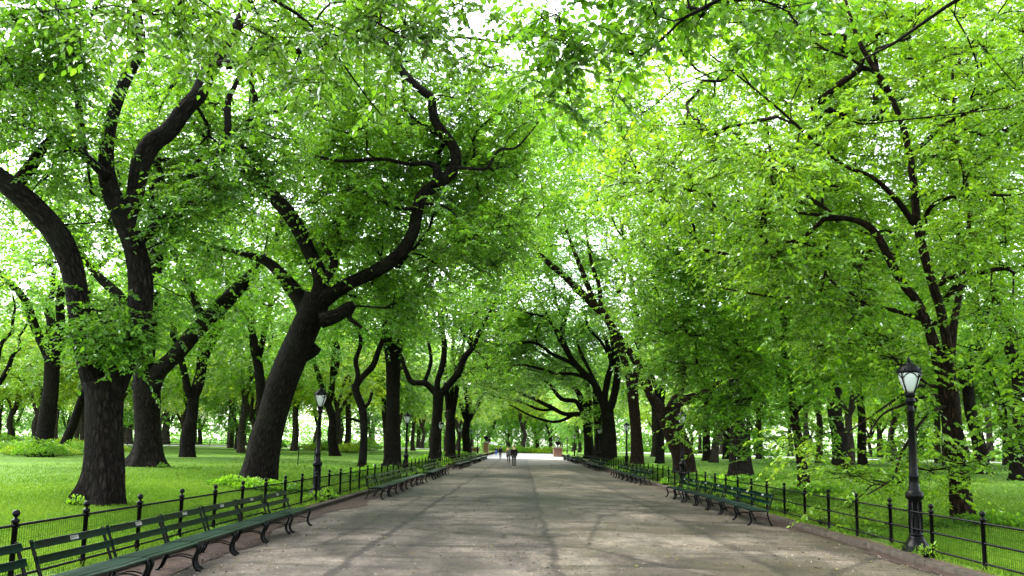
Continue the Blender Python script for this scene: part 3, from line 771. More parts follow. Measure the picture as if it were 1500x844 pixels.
def skin_mesh(name, verts, edges, radii, mat, parent, root=0):
    m = bpy.data.meshes.new(name); m.from_pydata(verts, edges, []); 
    o = bpy.data.objects.new(name, m); link(o, parent)
    md = o.modifiers.new('skin', 'SKIN'); md.use_smooth_shade = True
    sv = m.skin_vertices[0].data if m.skin_vertices else None
    if sv is None:
        import bmesh
        bm = bmesh.new(); bm.from_mesh(m); bm.verts.layers.skin.verify(); bm.to_mesh(m); bm.free(); sv = m.skin_vertices[0].data
    for i, r in enumerate(radii):
        sv[i].radius = r if isinstance(r, tuple) else (r, r); sv[i].use_root = (i == root)
    sb = o.modifiers.new('sub', 'SUBSURF'); sb.levels = 2; sb.render_levels = 2
    dg = bpy.context.evaluated_depsgraph_get(); me = bpy.data.meshes.new_from_object(o.evaluated_get(dg))
    o.modifiers.clear(); o.data = me; me.materials.clear(); me.materials.append(mat)
    me.polygons.foreach_set('use_smooth', np.ones(len(me.polygons), bool))
    return o
def person(loc, rz, h, label, top, legs, shoe, hair, stride=0.16, group=None, coat=0.0, cap=None, arm=0.0):
    s = h/1.75; r = empty('person', loc, rz); tag(r, label, 'person', group)
    st = stride
    V = [(0, 0, .96), (0, 0, 1.12), (0, .01, 1.30), (0, .02, 1.44), (0, .02, 1.52), (0, .03, 1.60), (0, .04, 1.70),
         (.17, .01, 1.41), (.22, -.02-arm*.1, 1.14), (.21, .10+arm, .92), (.21, .15+arm, .84),
         (-.17, .01, 1.41), (-.22, -.02, 1.14), (-.21, .04, .92), (-.21, .07, .84),
         (.09, 0, .90), (.10, st*.55, .50), (.10, st*.6, .08), (.10, st*.6+.14, .04),
         (-.09, 0, .90), (-.10, -st*.25, .50), (-.10, -st*1.2, .12), (-.10, -st*1.2+.13, .04)]
    E = [(0, 1), (1, 2), (2, 3), (3, 4), (4, 5), (5, 6), (3, 7), (7, 8), (8, 9), (9, 10), (3, 11), (11, 12), (12, 13), (13, 14), (0, 15), (15, 16), (16, 17), (17, 18), (0, 19), (19, 20), (20, 21), (21, 22)]
    Rd = [(.14, .10), (.13, .095), (.16, .11), (.13, .09), (.055, .06), (.075, .09), (.07, .085), .06, .045, .034, .04, .06, .045, .034, .04, .085, .06, .042, .042, .085, .06, .042, .042]
    sc = lambda W: [tuple(c*s for c in v) for v in W]
    rs = lambda q, k=1.0, a=0.0: [tuple((c*k+a)*s for c in v) if isinstance(v, tuple) else (v*k+a)*s for v in q]
    skin_mesh('body', sc(V), E, rs(Rd), M['skin'], r)
    ids = [0, 1, 2, 3, 7, 8, 9, 11, 12, 13]; mp = {v: i for i, v in enumerate(ids)}
    W = [list(V[i]) for i in ids]
    if coat: W.append((0, 0, .96-coat)); 
    Ee = [(mp[a], mp[b]) for a, b in E if a in mp and b in mp]
    Rr = [Rd[i] for i in ids]
    if coat: Ee.append((0, len(W)-1)); Rr.append((.19, .14))
    skin_mesh('jacket', sc(W), Ee, rs(Rr, 1.05, .022), M[top], r)
    ids = [0, 15, 16, 17, 19, 20, 21]; mp = {v: i for i, v in enumerate(ids)}
    skin_mesh('trousers', sc([V[i] for i in ids]), [(mp[a], mp[b]) for a, b in E if a in mp and b in mp], rs([Rd[i] for i in ids], 1.0, .016), M[legs], r)
    for a, b in ((17, 18), (21, 22)):
        va, vb = V[a], V[b]
        skin_mesh('shoe', sc([(va[0], va[1]-.05, .05), (vb[0], vb[1]-.05, .045), (vb[0], vb[1]+.03, .035)]), [(0, 1), (1, 2)], rs([.052, .05, .035]), M[shoe], r)
    skin_mesh('hair', sc([(0, .005, 1.63), (0, .02, 1.71), (0, .03, 1.755)]), [(0, 1), (1, 2)], rs([(.08, .085), (.088, .095), (.055, .06)]), M[hair], r)
    if cap:
        skin_mesh('cap', sc([(0, .02, 1.715), (0, .02, 1.775), (0, .14, 1.72)]), [(0, 1), (0, 2)], rs([(.098, .108), (.06, .07), (.07, .014)]), M[cap], r)
    return r
person((-0.66, 70.5, 0.03), 0.1, 1.80, 'person in black jacket, grey trousers and white cap walking on the mall', 'black_cloth', 'grey_cloth', 'white_cloth', 'red_hair', 0.17, None, 0.10, 'white_cloth', 0.06)
person((-1.35, 88, 0.03), 0.0, 1.62, 'person with reddish hair and pale grey top, half hidden by the black jacketed walker', 'pale_grey_cloth', 'grey_cloth', 'black_cloth', 'red_hair', 0.12)
person((-2.05, 121, 0.02), 0.0, 1.60, 'person in bright yellow jacket and black trousers walking away on pale paving', 'yellow_cloth', 'black_cloth', 'white_cloth', 'dark_hair', 0.15)
person((-2.95, 117, 0.02), 0.2, 1.66, 'person in dark coat under a dark umbrella on the pale paving', 'navy', 'black_cloth', 'black_cloth', 'dark_hair', 0.14, None, 0.12)
person((-4.5, 150, 0.02), 0.0, 1.5, 'small person in blue trousers and dark top far along the paving', 'navy', 'blue_cloth', 'blue_cloth', 'dark_hair', 0.14)
def umbrella(name, loc, rad, h, mat, label, pole='iron'):
    r = empty(name, loc); tag(r, label, 'umbrella')
    mb = MB(); mb.lathe([(rad, h-rad*0.32), (rad*0.97, h-rad*0.30), (rad*0.7, h-rad*0.12), (rad*0.35, h-0.01), (0.02, h)], 8); mb.build('canopy', mat, r, False)
    mb = MB(); mb.tube([(0, 0, 0.0 if h > 2.2 and name != 'umbrella' else h-0.9), (0, 0, h+0.05)], 0.02, 6); mb.build('pole', M[pole], r)
    return r
umbrella('umbrella', (-2.95, 117.1, 0.02), 0.42, 1.98, M['navy'], 'dark blue open umbrella held over the dark coated person')
umbrella('vendor_parasol', (-5.9, 172, 0.02), 0.95, 2.3, M['white_cloth'], 'white parasol by the brick pillar at the far end of the mall')

# ================================================================== BRICK PEDESTALS AT THE FAR END
def pedestal(loc, w, d, h, label, urn=False):
    r = empty('brick_pedestal', loc); tag(r, label, 'pedestal')
    mb = MB(); mb.box((0, 0, h/2), (w, d, h)); mb.build('shaft', M['brick'], r)
    mb = MB(); mb.box((0, 0, h+0.09), (w+0.25, d+0.25, 0.18)); mb.build('coping', M['stone'], r)
    if urn:
        mb = MB(); mb.lathe([(0.25, h+.18), (0.12, h+.3), (0.16, h+.45), (0.42, h+.75), (0.5, h+1.1), (0.44, h+1.12)], 14); mb.build('urn', M['iron'], r, True)
pedestal((-6.3, 150, 0), 0.95, 0.95, 2.2, 'tall narrow red brick pillar with dark urn at far end', True)
pedestal((-8.6, 158, 0), 1.5, 0.9, 1.25, 'low red brick block beside the tall brick pillar')
pedestal((6.2, 150, 0), 1.55, 0.95, 1.5, 'low red brick pedestal with pale coping across the paving from the tall pillar', True)

# ================================================================== TREES TRACED FROM THE PHOTO
def hero(name, label, px, Y, seed, bark='bark', cat='tree', group=None):
    return Tree(name, label, base_at(px, Y), seed, cat, group, bark)
def trunk(t, Y, *pts, flare=0.5, sides=18, lumps=0.05, attach=0.5):
    """trunk from the ground through photo points (px, py, width px)"""
    W, r = P2(Y, *pts)
    b = t.b-np.array((0, 0, 0.15))
    t.limb([b]+W, [r[0]*1.06]+r, sides, flare, lumps, attach=attach)
def arm(t, Y, *pts, part=True, sides=10, attach=0.15, lumps=0.06, clear=False):
    W, r = P2(Y, *pts); S = t.limb(W, r, sides, 0, lumps, part, attach=attach)
    if clear: t.keep.extend(list(S))
    return S

# --- the big double trunk close by
Y = 21.0
A = hero('elm_tree', 'huge nearest elm whose furrowed trunk forks low into two dark limbs', 152, Y, 101)
trunk(A, Y, (153, 690, 54), (153, 630, 52), (153, 585, 54), (151, 560, 54), flare=0.7, attach=0.95)
arm(A, (Y, Y-1.5), (144, 575, 37), (128, 520, 33), (117, 460, 32), (106, 395, 33), (84, 345, 35), (46, 301, 35), (8, 268, 33), (-40, 225, 30), (-80, 120, 23), (-100, -20, 14), clear=True)
arm(A, Y, (20, 275, 21), (48, 240, 18), (66, 212, 12), (90, 190, 7))
arm(A, (Y, Y+1), (162, 580, 37), (186, 520, 35), (203, 470, 35), (207, 420, 35), (198, 365, 33), (178, 315, 32), (158, 265, 26), (156, 215, 21), (166, 165, 19), (183, 118, 18), (205, 70, 16), (200, 15, 13), (190, -50, 9), clear=True)
arm(A, Y, (158, 260, 16), (128, 232, 12), (98, 208, 11), (66, 168, 11), (30, 128, 10), (-10, 96, 8))
arm(A, (Y+.4, Y+2), (186, 330, 23), (198, 285, 25), (206, 242, 28), (222, 210, 30), (246, 192, 28), (270, 160, 26), (290, 138, 25), (305, 106, 23), (326, 78, 19), (350, 34, 16), (368, -10, 12), clear=True)
arm(A, (Y+1.4, Y+1), (318, 96, 16), (355, 92, 15), (392, 82, 12), (450, 72, 11), (510, 58, 9), (565, 54, 7), (620, 54, 5), (690, 56, 4), (748, 66, 2.5))
arm(A, Y+1, (110, 120, 14), (104, 90, 16), (100, 55, 15), (108, 10, 12), (112, -30, 9))
arm(A, Y+1, (125, 232, 10), (118, 180, 11), (112, 120, 11), part=False)
arm(A, Y+1, (196, 360, 16), (240, 322, 14), (272, 300, 12), (300, 268, 11), (318, 235, 11), (333, 195, 11), (334, 150, 10), (346, 122, 7), (372, 60, 4))
arm(A, Y-2, (0, 38, 9), (40, 22, 9), (90, 14, 8), (140, 20, 7), (190, 22, 5), (250, 14, 4), (330, 24, 3))
x, y, z = A.b
A.fill((x-1.5, y+2.5, 13.5), (8.5, 7, 5.5), 300, 0.3, 0.25, 6.5)
A.fill((x+3.5, y+3, 9.5), (5, 5.5, 3.6), 90, 0.2, 0.25, 5.5)
for (px, py, dy, rp) in ((185, 478, -.7, 5), (165, 500, -.7, 5), (205, 505, -.7, 3), (140, 468, -.6, 4), (205, 440, -.6, 3), (200, 350, -.6, 4), (215, 330, -.6, 4), (190, 200, -.7, 5), (210, 250, -.4, 4), (230, 215, -.6, 4), (150, 235, -.6, 5), (60, 250, -1.0, 4), (40, 180, -1, 6), (120, 200, -.6, 4), (75, 130, -.6, 4), (110, 440, -.6, 3), (255, 310, -.2, 5), (300, 280, 0, 5), (325, 240, 0, 4), (20, 320, -1.2, 3), (175, 120, -.5, 4), (75, 320, -.8, 4)):
    A.at([D(px, py, Y+dy)], 0.33, rp, (0, -0.8, -0.1), hold=(py > 450))
A.thin(545, 760, 60, 430, 0.9); A.thin(325, 545, 110, 460, 0.93)
for (px, py, rp) in ((90, 60, 8), (40, 90, 6), (200, 60, 7), (260, 40, 7), (300, 70, 4), (150, 100, 5), (20, 150, 5), (60, 30, 5), (330, 60, 3), (230, 120, 4)):
    A.at([D(px, py, Y-3.5)], 0.7, rp, (0.2, -0.5, 0))
A.grow(M['leaf_deep'], 0.135, 12, 15, 0.9, 0.32, True, twig_tubes=True)

# --- second elm, behind the double trunk
Y = 40.0
B = hero('elm_tree', 'stout elm with one long limb rising rightwards, just behind the forked double trunk', 216, Y, 102)
trunk(B, Y, (217, 655, 38), (216, 620, 35), (215, 585, 37), (214, 560, 38), flare=1.1, attach=0.9)
arm(B, Y, (220, 570, 30), (232, 545, 26), (256, 522, 24), (281, 492, 24), (307, 465, 24), (332, 440, 24), (353, 418, 20), (375, 395, 16), (405, 350, 12), (420, 300, 8), part=False)
arm(B, Y, (208, 572, 30), (212, 530, 28), (216, 480, 28), (220, 430, 26), (228, 380, 22), (224, 320, 18), (232, 250, 12), (226, 180, 8), part=False)
arm(B, Y, (300, 472, 12), (285, 440, 12), (275, 415, 14), (262, 380, 12), (240, 350, 8), part=False)
arm(B, Y, (214, 500, 18), (180, 440, 16), (140, 400, 12), (90, 330, 8), part=False)
x, y, z = B.b
B.fill((x+1, y+1, 15), (11, 8, 8.0), 360, 0.3, 0.2, 8.0)
B.at([D(255, 470, Y), D(230, 440, Y), D(330, 470, Y+1), D(300, 430, Y)], 0.8, 4, (0, -.5, -.2))
B.grow(M['leaf_mid'], 0.19, 11, 13, 1.15, 0.3, False)

# --- leaning elm with the snaking limb
Y = 31.0
C_ = hero('elm_tree', 'thick dark elm leaning towards the path, with a long snaking limb over the mall', 380, Y, 103)
trunk(C_, (Y, Y-.5), (381, 690, 50), (391, 640, 45), (402, 600, 42), (414, 560, 43), (430, 520, 44), (445, 485, 42), (458, 455, 40), (466, 432, 40), flare=0.3, lumps=0.035, attach=0.95)
arm(C_, (Y-.5, Y-1), (463, 445, 28), (470, 418, 24), (466, 395, 22), (455, 372, 21), (440, 340, 22), (425, 315, 22), (405, 292, 21), (380, 268, 19), (356, 246, 18), (350, 215, 14), (365, 175, 11), (374, 150, 10), (368, 118, 8), (372, 60, 5), clear=True)
arm(C_, (Y-.5, Y-3), (470, 440, 30), (492, 426, 23), (520, 411, 20), (548, 398, 20), (572, 383, 20), (592, 364, 19), (605, 340, 18), (611, 312, 18), (618, 288, 18), (638, 272, 18), (658, 257, 18), (668, 238, 17), (664, 215, 16), (650, 196, 16), (638, 178, 15), (633, 158, 14), (631, 143, 13), (612, 128, 12), (592, 108, 11), (578, 86, 9), (562, 55, 7), (548, 10, 4), clear=True)
arm(C_, Y-2, (636, 272, 12), (640, 248, 12), (628, 240, 8), (595, 240, 6), (560, 233, 6), (505, 236, 5), (470, 230, 3), clear=True)
arm(C_, Y-2.4, (664, 245, 6), (690, 247, 4.5), (712, 247, 4.5), (722, 232, 4.5), (733, 219, 4.5), (755, 217, 3.5), (772, 200, 2.5), (790, 178, 1.5), clear=True)
arm(C_, Y, (452, 462, 30), (442, 440, 26), (425, 418, 23), (408, 398, 18), (392, 384, 14), (372, 376, 11), (328, 366, 8), (285, 350, 6), (255, 320, 4))
arm(C_, Y-1, (476, 412, 12), (490, 385, 13), (480, 365, 13), (472, 350, 8))
arm(C_, Y, (444, 522, 20), (458, 512, 22), (464, 506, 19), part=False, attach=0.9)
arm(C_, Y-1, (470, 470, 24), (495, 462, 20), (515, 448, 14), (512, 465, 8), (530, 480, 5))
arm(C_, Y-2, (610, 305, 7), (585, 306, 5), (562, 296, 4), (540, 285, 2.5))
arm(C_, Y-2, (614, 298, 6), (640, 300, 4), (662, 310, 3), (680, 335, 2.5), (705, 360, 1.5))
arm(C_, Y-.6, (388, 166, 6), (412, 163, 6), (425, 152, 5), (450, 120, 3), part=False)
x, y, z = C_.b
C_.fill((x+1.5, y+2.5, 14.5), (8.5, 7, 5.5), 300, 0.25, 0.25, 8.0)
C_.box(640, 770, 90, 400, 28, 34, 90)
C_.box(480, 700, 60, 400, 31, 36, 130)
C_.fill((x+4.0, y+1.5, 11.0), (4.5, 4.5, 4.2), 80, 0.15, 0.3, 7.0)
for (px, py, dy, rp) in ((470, 330, -1, 8), (530, 330, -1, 8), (560, 420, 0, 6), (520, 440, .3, 6), (580, 450, .5, 6), (450, 250, -1, 8), (400, 340, 0, 5), (430, 300, -1, 4), (350, 230, -1, 5), (480, 180, -1.5, 9), (560, 200, -2, 9), (620, 210, -2, 4), (690, 180, -2.5, 6), (700, 120, -3, 6), (520, 120, -2, 8), (455, 420, -.6, 3), (540, 270, -2, 6), (660, 330, -2, 6), (690, 360, -2, 5)):
    C_.at([D(px, py, Y+dy)], 0.75, rp, (0, -0.5, 0))
C_.grow(M['leaf_mid'], 0.145, 12, 14, 1.0, 0.3, True, twig_tubes=True)

# --- trunks along the left-hand row beyond
Y = 52.0
I_ = hero('elm_tree', 'thin crooked dark tree with a split bend, between lamp post and straight thick trunk', 531, Y, 104)
trunk(I_, Y, (532, 660, 11), (533, 630, 11), (531, 600, 12), (523, 578, 11), (520, 562, 11), flare=0.3, sides=12, attach=0.9)
arm(I_, Y, (520, 568, 8), (524, 549, 7), (521, 528, 7), (528, 506, 6), (526, 485, 6), (516, 470, 4), (500, 455, 2.5), part=False)
arm(I_, Y, (522, 566, 9), (530, 553, 9), (546, 536, 9), (555, 512, 8), (563, 490, 7), (566, 462, 5), (560, 430, 4), part=False)
arm(I_, Y, (529, 618, 4), (516, 614, 4), (503, 612, 3), part=False)
arm(I_, Y, (530, 602, 5), (540, 590, 5), (545, 575, 4), part=False)
I_.fill(D(545, 440, Y+1), (5.0, 4.5, 3.6), 90, 0.2, 0.3, 6.0)
I_.grow(M['leaf_cool'], 0.19, 10, 12, 1.0, 0.3)

Y = 55.0
J = hero('elm_tree', 'straight thick dark trunk with a stubby top, second in the row past the leaning elm', 575, Y, 105)
trunk(J, Y, (575, 650, 23), (576, 610, 20), (576, 565, 20), (576, 530, 23), (574, 505, 25), flare=0.45, attach=0.85)
arm(J, Y, (570, 520, 14), (566, 490, 15), (566, 470, 13), (558, 420, 10), (540, 360, 7), part=False)
arm(J, Y, (581, 520, 12), (590, 490, 11), (600, 455, 9), (625, 400, 7), (660, 350, 5), part=False)
J.box(690, 850, 110, 340, 50, 63, 200)
J.box(590, 770, 200, 490, 48, 60, 212)
J.box(430, 620, 300, 500, 52, 62, 112)
J.fill(D(585, 385, Y), (7.5, 6, 5.5), 190, 0.25, 0.2, 7.0)
J.thin(700, 900, 360, 640, 0.8)
J.grow(M['leaf_mid'], 0.20, 10, 10, 1.15, 0.3)

Y = 74.0
K = hero('elm_tree', 'elm with a goblet of three curving limbs, beyond the straight thick trunk', 637, Y, 106)
trunk(K, Y, (638, 650, 16), (640, 615, 15), (642, 585, 16), (642, 572, 18), flare=0.5, attach=0.9)
arm(K, Y, (640, 578, 11), (632, 569, 10), (621, 561, 9), (604, 560, 8), (595, 545, 7), (585, 515, 5), (570, 480, 4), part=False, clear=True)
arm(K, Y, (621, 562, 6), (629, 540, 6), (631, 520, 5), (622, 480, 4), part=False, clear=True)
arm(K, Y, (641, 576, 10), (641, 558, 9), (648, 535, 9), (651, 506, 8), (648, 470, 6), (655, 420, 4), part=False, clear=True)
arm(K, Y, (645, 578, 11), (658, 563, 11), (672, 545, 10), (680, 524, 10), (693, 508, 8), (705, 480, 6), (714, 465, 4), (730, 430, 3), part=False, clear=True)
arm(K, Y, (690, 505, 6), (676, 482, 5), (672, 455, 4), part=False, clear=True); arm(K, Y, (690, 508, 6), (692, 470, 5), (710, 440, 3), part=False, clear=True)
K.box(740, 880, 290, 540, 80, 95, 110)
K.box(650, 810, 320, 560, 66, 82, 255)
K.fill(D(655, 410, Y), (8.0, 7, 6.0), 150, 0.25, 0.2, 9.0)
K.thin(755, 900, 400, 640, 0.8)
K.grow(M['leaf_mid'], 0.22, 10, 10, 1.2, 0.3)

Y = 84.0
L_ = hero('elm_tree', 'tall elm of three upright parallel stems beside the goblet limbed elm', 660, Y, 107)
trunk(L_, Y, (660, 650, 14), (660, 620, 13), (660, 600, 13), flare=0.4, attach=0.9)
arm(L_, Y, (657, 610, 8), (653, 560, 7), (649, 500, 6), (640, 440, 4), part=False); arm(L_, Y, (660, 606, 7), (662, 560, 6), (664, 500, 5), (668, 440, 4), part=False); arm(L_, Y, (663, 608, 8), (669, 570, 7), (674, 530, 6), (684, 480, 4), part=False)
L_.box(730, 880, 110, 360, 80, 97, 170)
L_.box(680, 800, 440, 585, 78, 94, 180)
L_.fill(D(685, 450, Y), (7, 6, 7), 170, 0.25, 0.2, 7.0)
L_.grow(M['leaf_lime'], 0.23, 10, 10, 1.25, 0.3)

# --- right-hand side
Y = 21.0
R1 = hero('linden_tree', 'slim brown linden trunk beside the nearest lamp post, with bright low spreading boughs', 1408, Y, 201, 'bark_brown')
trunk(R1, Y, (1408, 740, 30), (1404, 690, 28), (1401, 662, 32), (1395, 630, 26), (1390, 585, 27), (1385, 545, 26), flare=0.35, sides=16, lumps=0.07, attach=0.9)
arm(R1, Y, (1384, 555, 22), (1372, 520, 18), (1360, 480, 15), (1342, 440, 13), (1322, 415, 12), (1302, 378, 12), (1285, 345, 11), (1262, 326, 10), (1225, 318, 7), (1170, 312, 4), clear=True)
arm(R1, (Y, Y-.5), (1388, 550, 17), (1389, 515, 14), (1378, 455, 13), (1364, 410, 13), (1352, 365, 13), (1343, 325, 12), (1339, 275, 11), (1330, 215, 10), (1320, 178, 9), (1300, 130, 8), (1284, 105, 8), (1262, 68, 7), (1246, 25, 5), (1236, -10, 4), clear=True)
arm(R1, (Y, Y-3), (1346, 340, 10), (1325, 308, 9), (1303, 282, 8), (1275, 258, 6), (1235, 242, 5), (1190, 205, 5), (1150, 168, 4), (1100, 126, 3), (1040, 80, 2), clear=True)
arm(R1, (Y, Y-1.5), (1284, 107, 6), (1262, 96, 5), (1240, 84, 4), (1200, 70, 2.5), part=False)
arm(R1, (Y, Y-2), (1350, 350, 8), (1360, 308, 7), (1388, 290, 6), (1430, 286, 4), (1490, 286, 3), part=False)
arm(R1, (Y, Y-1), (1346, 218, 8), (1372, 192, 7), (1398, 174, 6), (1440, 156, 4), (1490, 135, 3), part=False)
arm(R1, (Y, Y-2), (1385, 440, 10), (1410, 410, 9), (1450, 396, 8), (1490, 392, 5), (1540, 380, 4), part=False)
arm(R1, (Y, Y+1), (1372, 475, 8), (1310, 455, 6), (1265, 446, 5), (1215, 437, 5), (1150, 436, 4), (1100, 430, 3), (1050, 420, 2), part=False)
arm(R1, (Y, Y-3), (1386, 596, 7), (1372, 600, 5), (1350, 618, 4), (1320, 665, 4), (1308, 700, 3), (1270, 725, 2), part=False)
arm(R1, (Y, Y-2), (1384, 568, 6), (1355, 565, 5), (1335, 570, 4), (1290, 600, 3), (1240, 635, 2), part=False)
arm(R1, (Y, Y-2), (1384, 582, 6), (1360, 580, 5), (1318, 595, 4), (1290, 610, 3), (1265, 650, 2), part=False)
arm(R1, (Y, Y+1), (1392, 520, 14), (1398, 470, 11), (1410, 400, 8), (1420, 300, 6), (1400, 200, 5), (1395, 100, 4), part=False)
x, y, z = R1.b
R1.box(1150, 1500, -20, 420, 22, 28, 170)
R1.fill((x-1.5, y+1.5, 11.5), (8.0, 5.0, 6.0), 230, 0.15, 0.25, 4.5)
R1.fill((x-3.5, y-3.0, 9.0), (5.5, 3.0, 3.5), 60, 0.1, 0.2, 4.5)
R1.thin(1180, 1560, 560, 900, 0.75)
for (px, py, dy, rp) in ((1290, 655, -1.0, 2), (1350, 690, -.6, 3), (1300, 690, -.8, 3), (1270, 700, -.8, 2), (1340, 640, -.6, 2), (1250, 640, -2, 2), (1470, 620, -1, 4), (1450, 560, -1, 5), (1480, 500, -1, 6), (1420, 470, -1.5, 6), (1300, 540, -1, 6), (1250, 500, -1, 8), (1310, 470, -2, 7), (1220, 430, -2, 8), (1160, 380, -2.5, 8), (1200, 340, -2.5, 8), (1260, 380, -2, 8), (1180, 230, -3, 8), (1240, 180, -3, 8), (1300, 220, -2.5, 6), (1380, 340, -2, 6), (1400, 230, -2, 7), (1450, 330, -2, 7), (1470, 430, -2, 6), (1120, 300, -2.5, 6), (1350, 120, -2, 7), (1440, 90, -2, 7), (1490, 690, -1.5, 2), (1450, 660, -.6, 1)):
    R1.at([D(px, py, Y+dy)], 0.6, rp, (-0.3, -0.6, 0))
R1.grow(M['leaf_lime'], 0.135, 12, 15, 0.95, 0.28, True, twig_tubes=True)

Y = 33.0
R8 = hero('linden_tree', 'slender dark trunk half hidden by a curtain of drooping light green leaves', 1177, Y, 202, 'bark_brown')
trunk(R8, Y, (1177, 700, 16), (1172, 660, 14), (1165, 620, 13), (1158, 570, 12), (1150, 520, 11), flare=0.4, sides=12, attach=0.5)
arm(R8, Y, (1150, 525, 10), (1147, 450, 9), (1143, 370, 8), (1140, 300, 7), (1128, 220, 5), (1120, 150, 4), part=False)
arm(R8, (Y, Y-2), (1158, 570, 6), (1120, 530, 5), (1070, 500, 4), (1010, 490, 3), part=False)
arm(R8, (Y, Y-2), (1147, 450, 6), (1100, 400, 5), (1040, 370, 4), (990, 350, 3), part=False)
arm(R8, (Y, Y-2), (1163, 610, 5), (1180, 590, 5), (1230, 560, 4), (1260, 530, 2), part=False)
x, y, z = R8.b
R8.box(930, 1260, 60, 560, 30, 36, 180)
R8.fill((x-1.5, y-1, 8.5), (5.0, 4.5, 5.5), 220, 0.1, 0.2, 3.3)
for (px, py, dy, rp) in ((1050, 480, -2, 9), (1010, 440, -2, 8), (960, 460, -2, 6), (1000, 540, -1.5, 8), (1060, 560, -1.5, 8), (1100, 600, -1.5, 6), (1040, 605, -1, 4), (1130, 635, -1.5, 5), (1170, 645, -1.5, 3), (1190, 632, -1.5, 3), (1210, 600, -1, 6), (1090, 520, -2, 8), (1150, 540, -2, 8), (980, 380, -2, 7), (940, 420, -1.5, 5), (1090, 640, -1, 2), (1010, 590, -1, 4), (1120, 450, -2, 7), (1060, 400, -2, 7)):
    R8.at([D(px, py, Y+dy)], 0.8, rp, (-0.3, -0.6, -0.1))
R8.thin(880, 1300, 655, 950, 0.9); R8.thin(1120, 1320, 560, 660, 0.45); R8.thin(700, 900, 330, 640, 0.9)
R8.grow(M['leaf_mid'], 0.15, 11, 14, 0.95, 0.32, True, twig_tubes=True)

Y = 43.0
R2 = hero('elm_tree', 'broad low trunk with ridged foot beside the slender curtained trunk', 1085, Y, 203)
trunk(R2, Y, (1085, 680, 32), (1084, 640, 30), (1082, 590, 30), (1078, 540, 28), flare=0.5, attach=0.8)
arm(R2, Y, (1074, 550, 18), (1050, 490, 15), (1030, 420, 12), (990, 330, 9), (960, 260, 6), part=False); arm(R2, Y, (1084, 550, 18), (1095, 480, 15), (1100, 400, 12), (1110, 300, 8), part=False)
R2.box(890, 1070, 60, 420, 38, 49, 130)
R2.fill(D(1060, 330, Y+1), (7.5, 6.5, 7), 105, 0.25, 0.2, 7.0)
R2.thin(690, 905, 320, 640, 0.9)
R2.grow(M['leaf_lime'], 0.185, 10, 10, 1.15, 0.3)

Y = 49.0
R3 = hero('elm_tree', 'thick slanting brown trunk forking behind a lamp globe', 1004, Y, 204, 'bark_brown')
trunk(R3, Y, (1001, 670, 31), (992, 645, 31), (984, 622, 32), (978, 602, 36), flare=0.4, attach=0.9)
arm(R3, Y, (974, 612, 20), (963, 592, 15), (953, 580, 13), (945, 555, 12), (925, 520, 11), (905, 490, 9), (880, 450, 6), part=False)
arm(R3, Y, (984, 606, 20), (992, 590, 18), (1010, 584, 14), (1036, 574, 11), (1070, 545, 8), (1110, 500, 5), part=False)
arm(R3, Y, (982, 602, 18), (994, 575, 14), (1000, 540, 12), (990, 480, 9), (980, 400, 6), part=False)
R3.box(850, 1010, 140, 500, 44, 56, 120)
R3.fill(D(970, 400, Y), (7.0, 6.5, 6.0), 95, 0.25, 0.2, 7.0)
R3.thin(690, 905, 320, 640, 0.9)
R3.grow(M['leaf_mid'], 0.195, 10, 10, 1.15, 0.32)

Y = 72.0
R4 = hero('elm_tree', 'narrow straight trunk beside the thick slanting brown trunk', 967, Y, 205)
trunk(R4, Y, (967, 650, 12), (967, 610, 11), (968, 580, 12), flare=0.3, sides=12, attach=0.8)
arm(R4, Y, (968, 590, 9), (975, 540, 7), (985, 480, 5), part=False); arm(R4, Y, (966, 590, 8), (955, 550, 6), (930, 500, 4), part=False)
R4.fill(D(985, 450, Y), (6.5, 6, 6.0), 140, 0.25, 0.2, 6.0)
R4.grow(M['leaf_lime'], 0.21, 11, 11, 1.2, 0.3)

Y = 66.0
R5 = hero('elm_tree', 'upright brown trunk with a pale scar, between the slender lamp post and the narrow trunk', 933, Y, 206, 'bark_brown')
trunk(R5, Y, (933, 655, 18), (931, 620, 16), (928, 588, 16), (926, 560, 17), flare=0.4, attach=0.9)
arm(R5, Y, (925, 570, 12), (917, 535, 11), (905, 500, 11), (890, 468, 11), (868, 446, 11), (847, 425, 11), (825, 403, 10), (800, 382, 8), (779, 357, 6), (750, 320, 3), part=False, clear=True)
arm(R5, Y, (872, 448, 8), (856, 405, 8), (848, 385, 7), (838, 360, 5), (825, 320, 3), part=False, clear=True); arm(R5, Y, (880, 455, 7), (878, 420, 6), (868, 390, 5), (860, 350, 3), part=False, clear=True)
arm(R5, Y, (928, 565, 11), (938, 510, 9), (930, 450, 7), (920, 380, 6), (905, 300, 4), part=False, clear=True)
arm(R5, Y, (905, 430, 5), (915, 405, 6), (905, 385, 6), (892, 365, 5), part=False, clear=True)
R5.box(760, 930, -10, 200, 60, 76, 120)
R5.box(770, 910, 130, 340, 58, 74, 150)
R5.box(750, 930, 120, 430, 62, 78, 240)
R5.fill(D(860, 350, Y), (8.0, 6.5, 6.5), 150, 0.25, 0.25, 8.5)
R5.grow(M['leaf_mid'], 0.205, 10, 10, 1.2, 0.3)

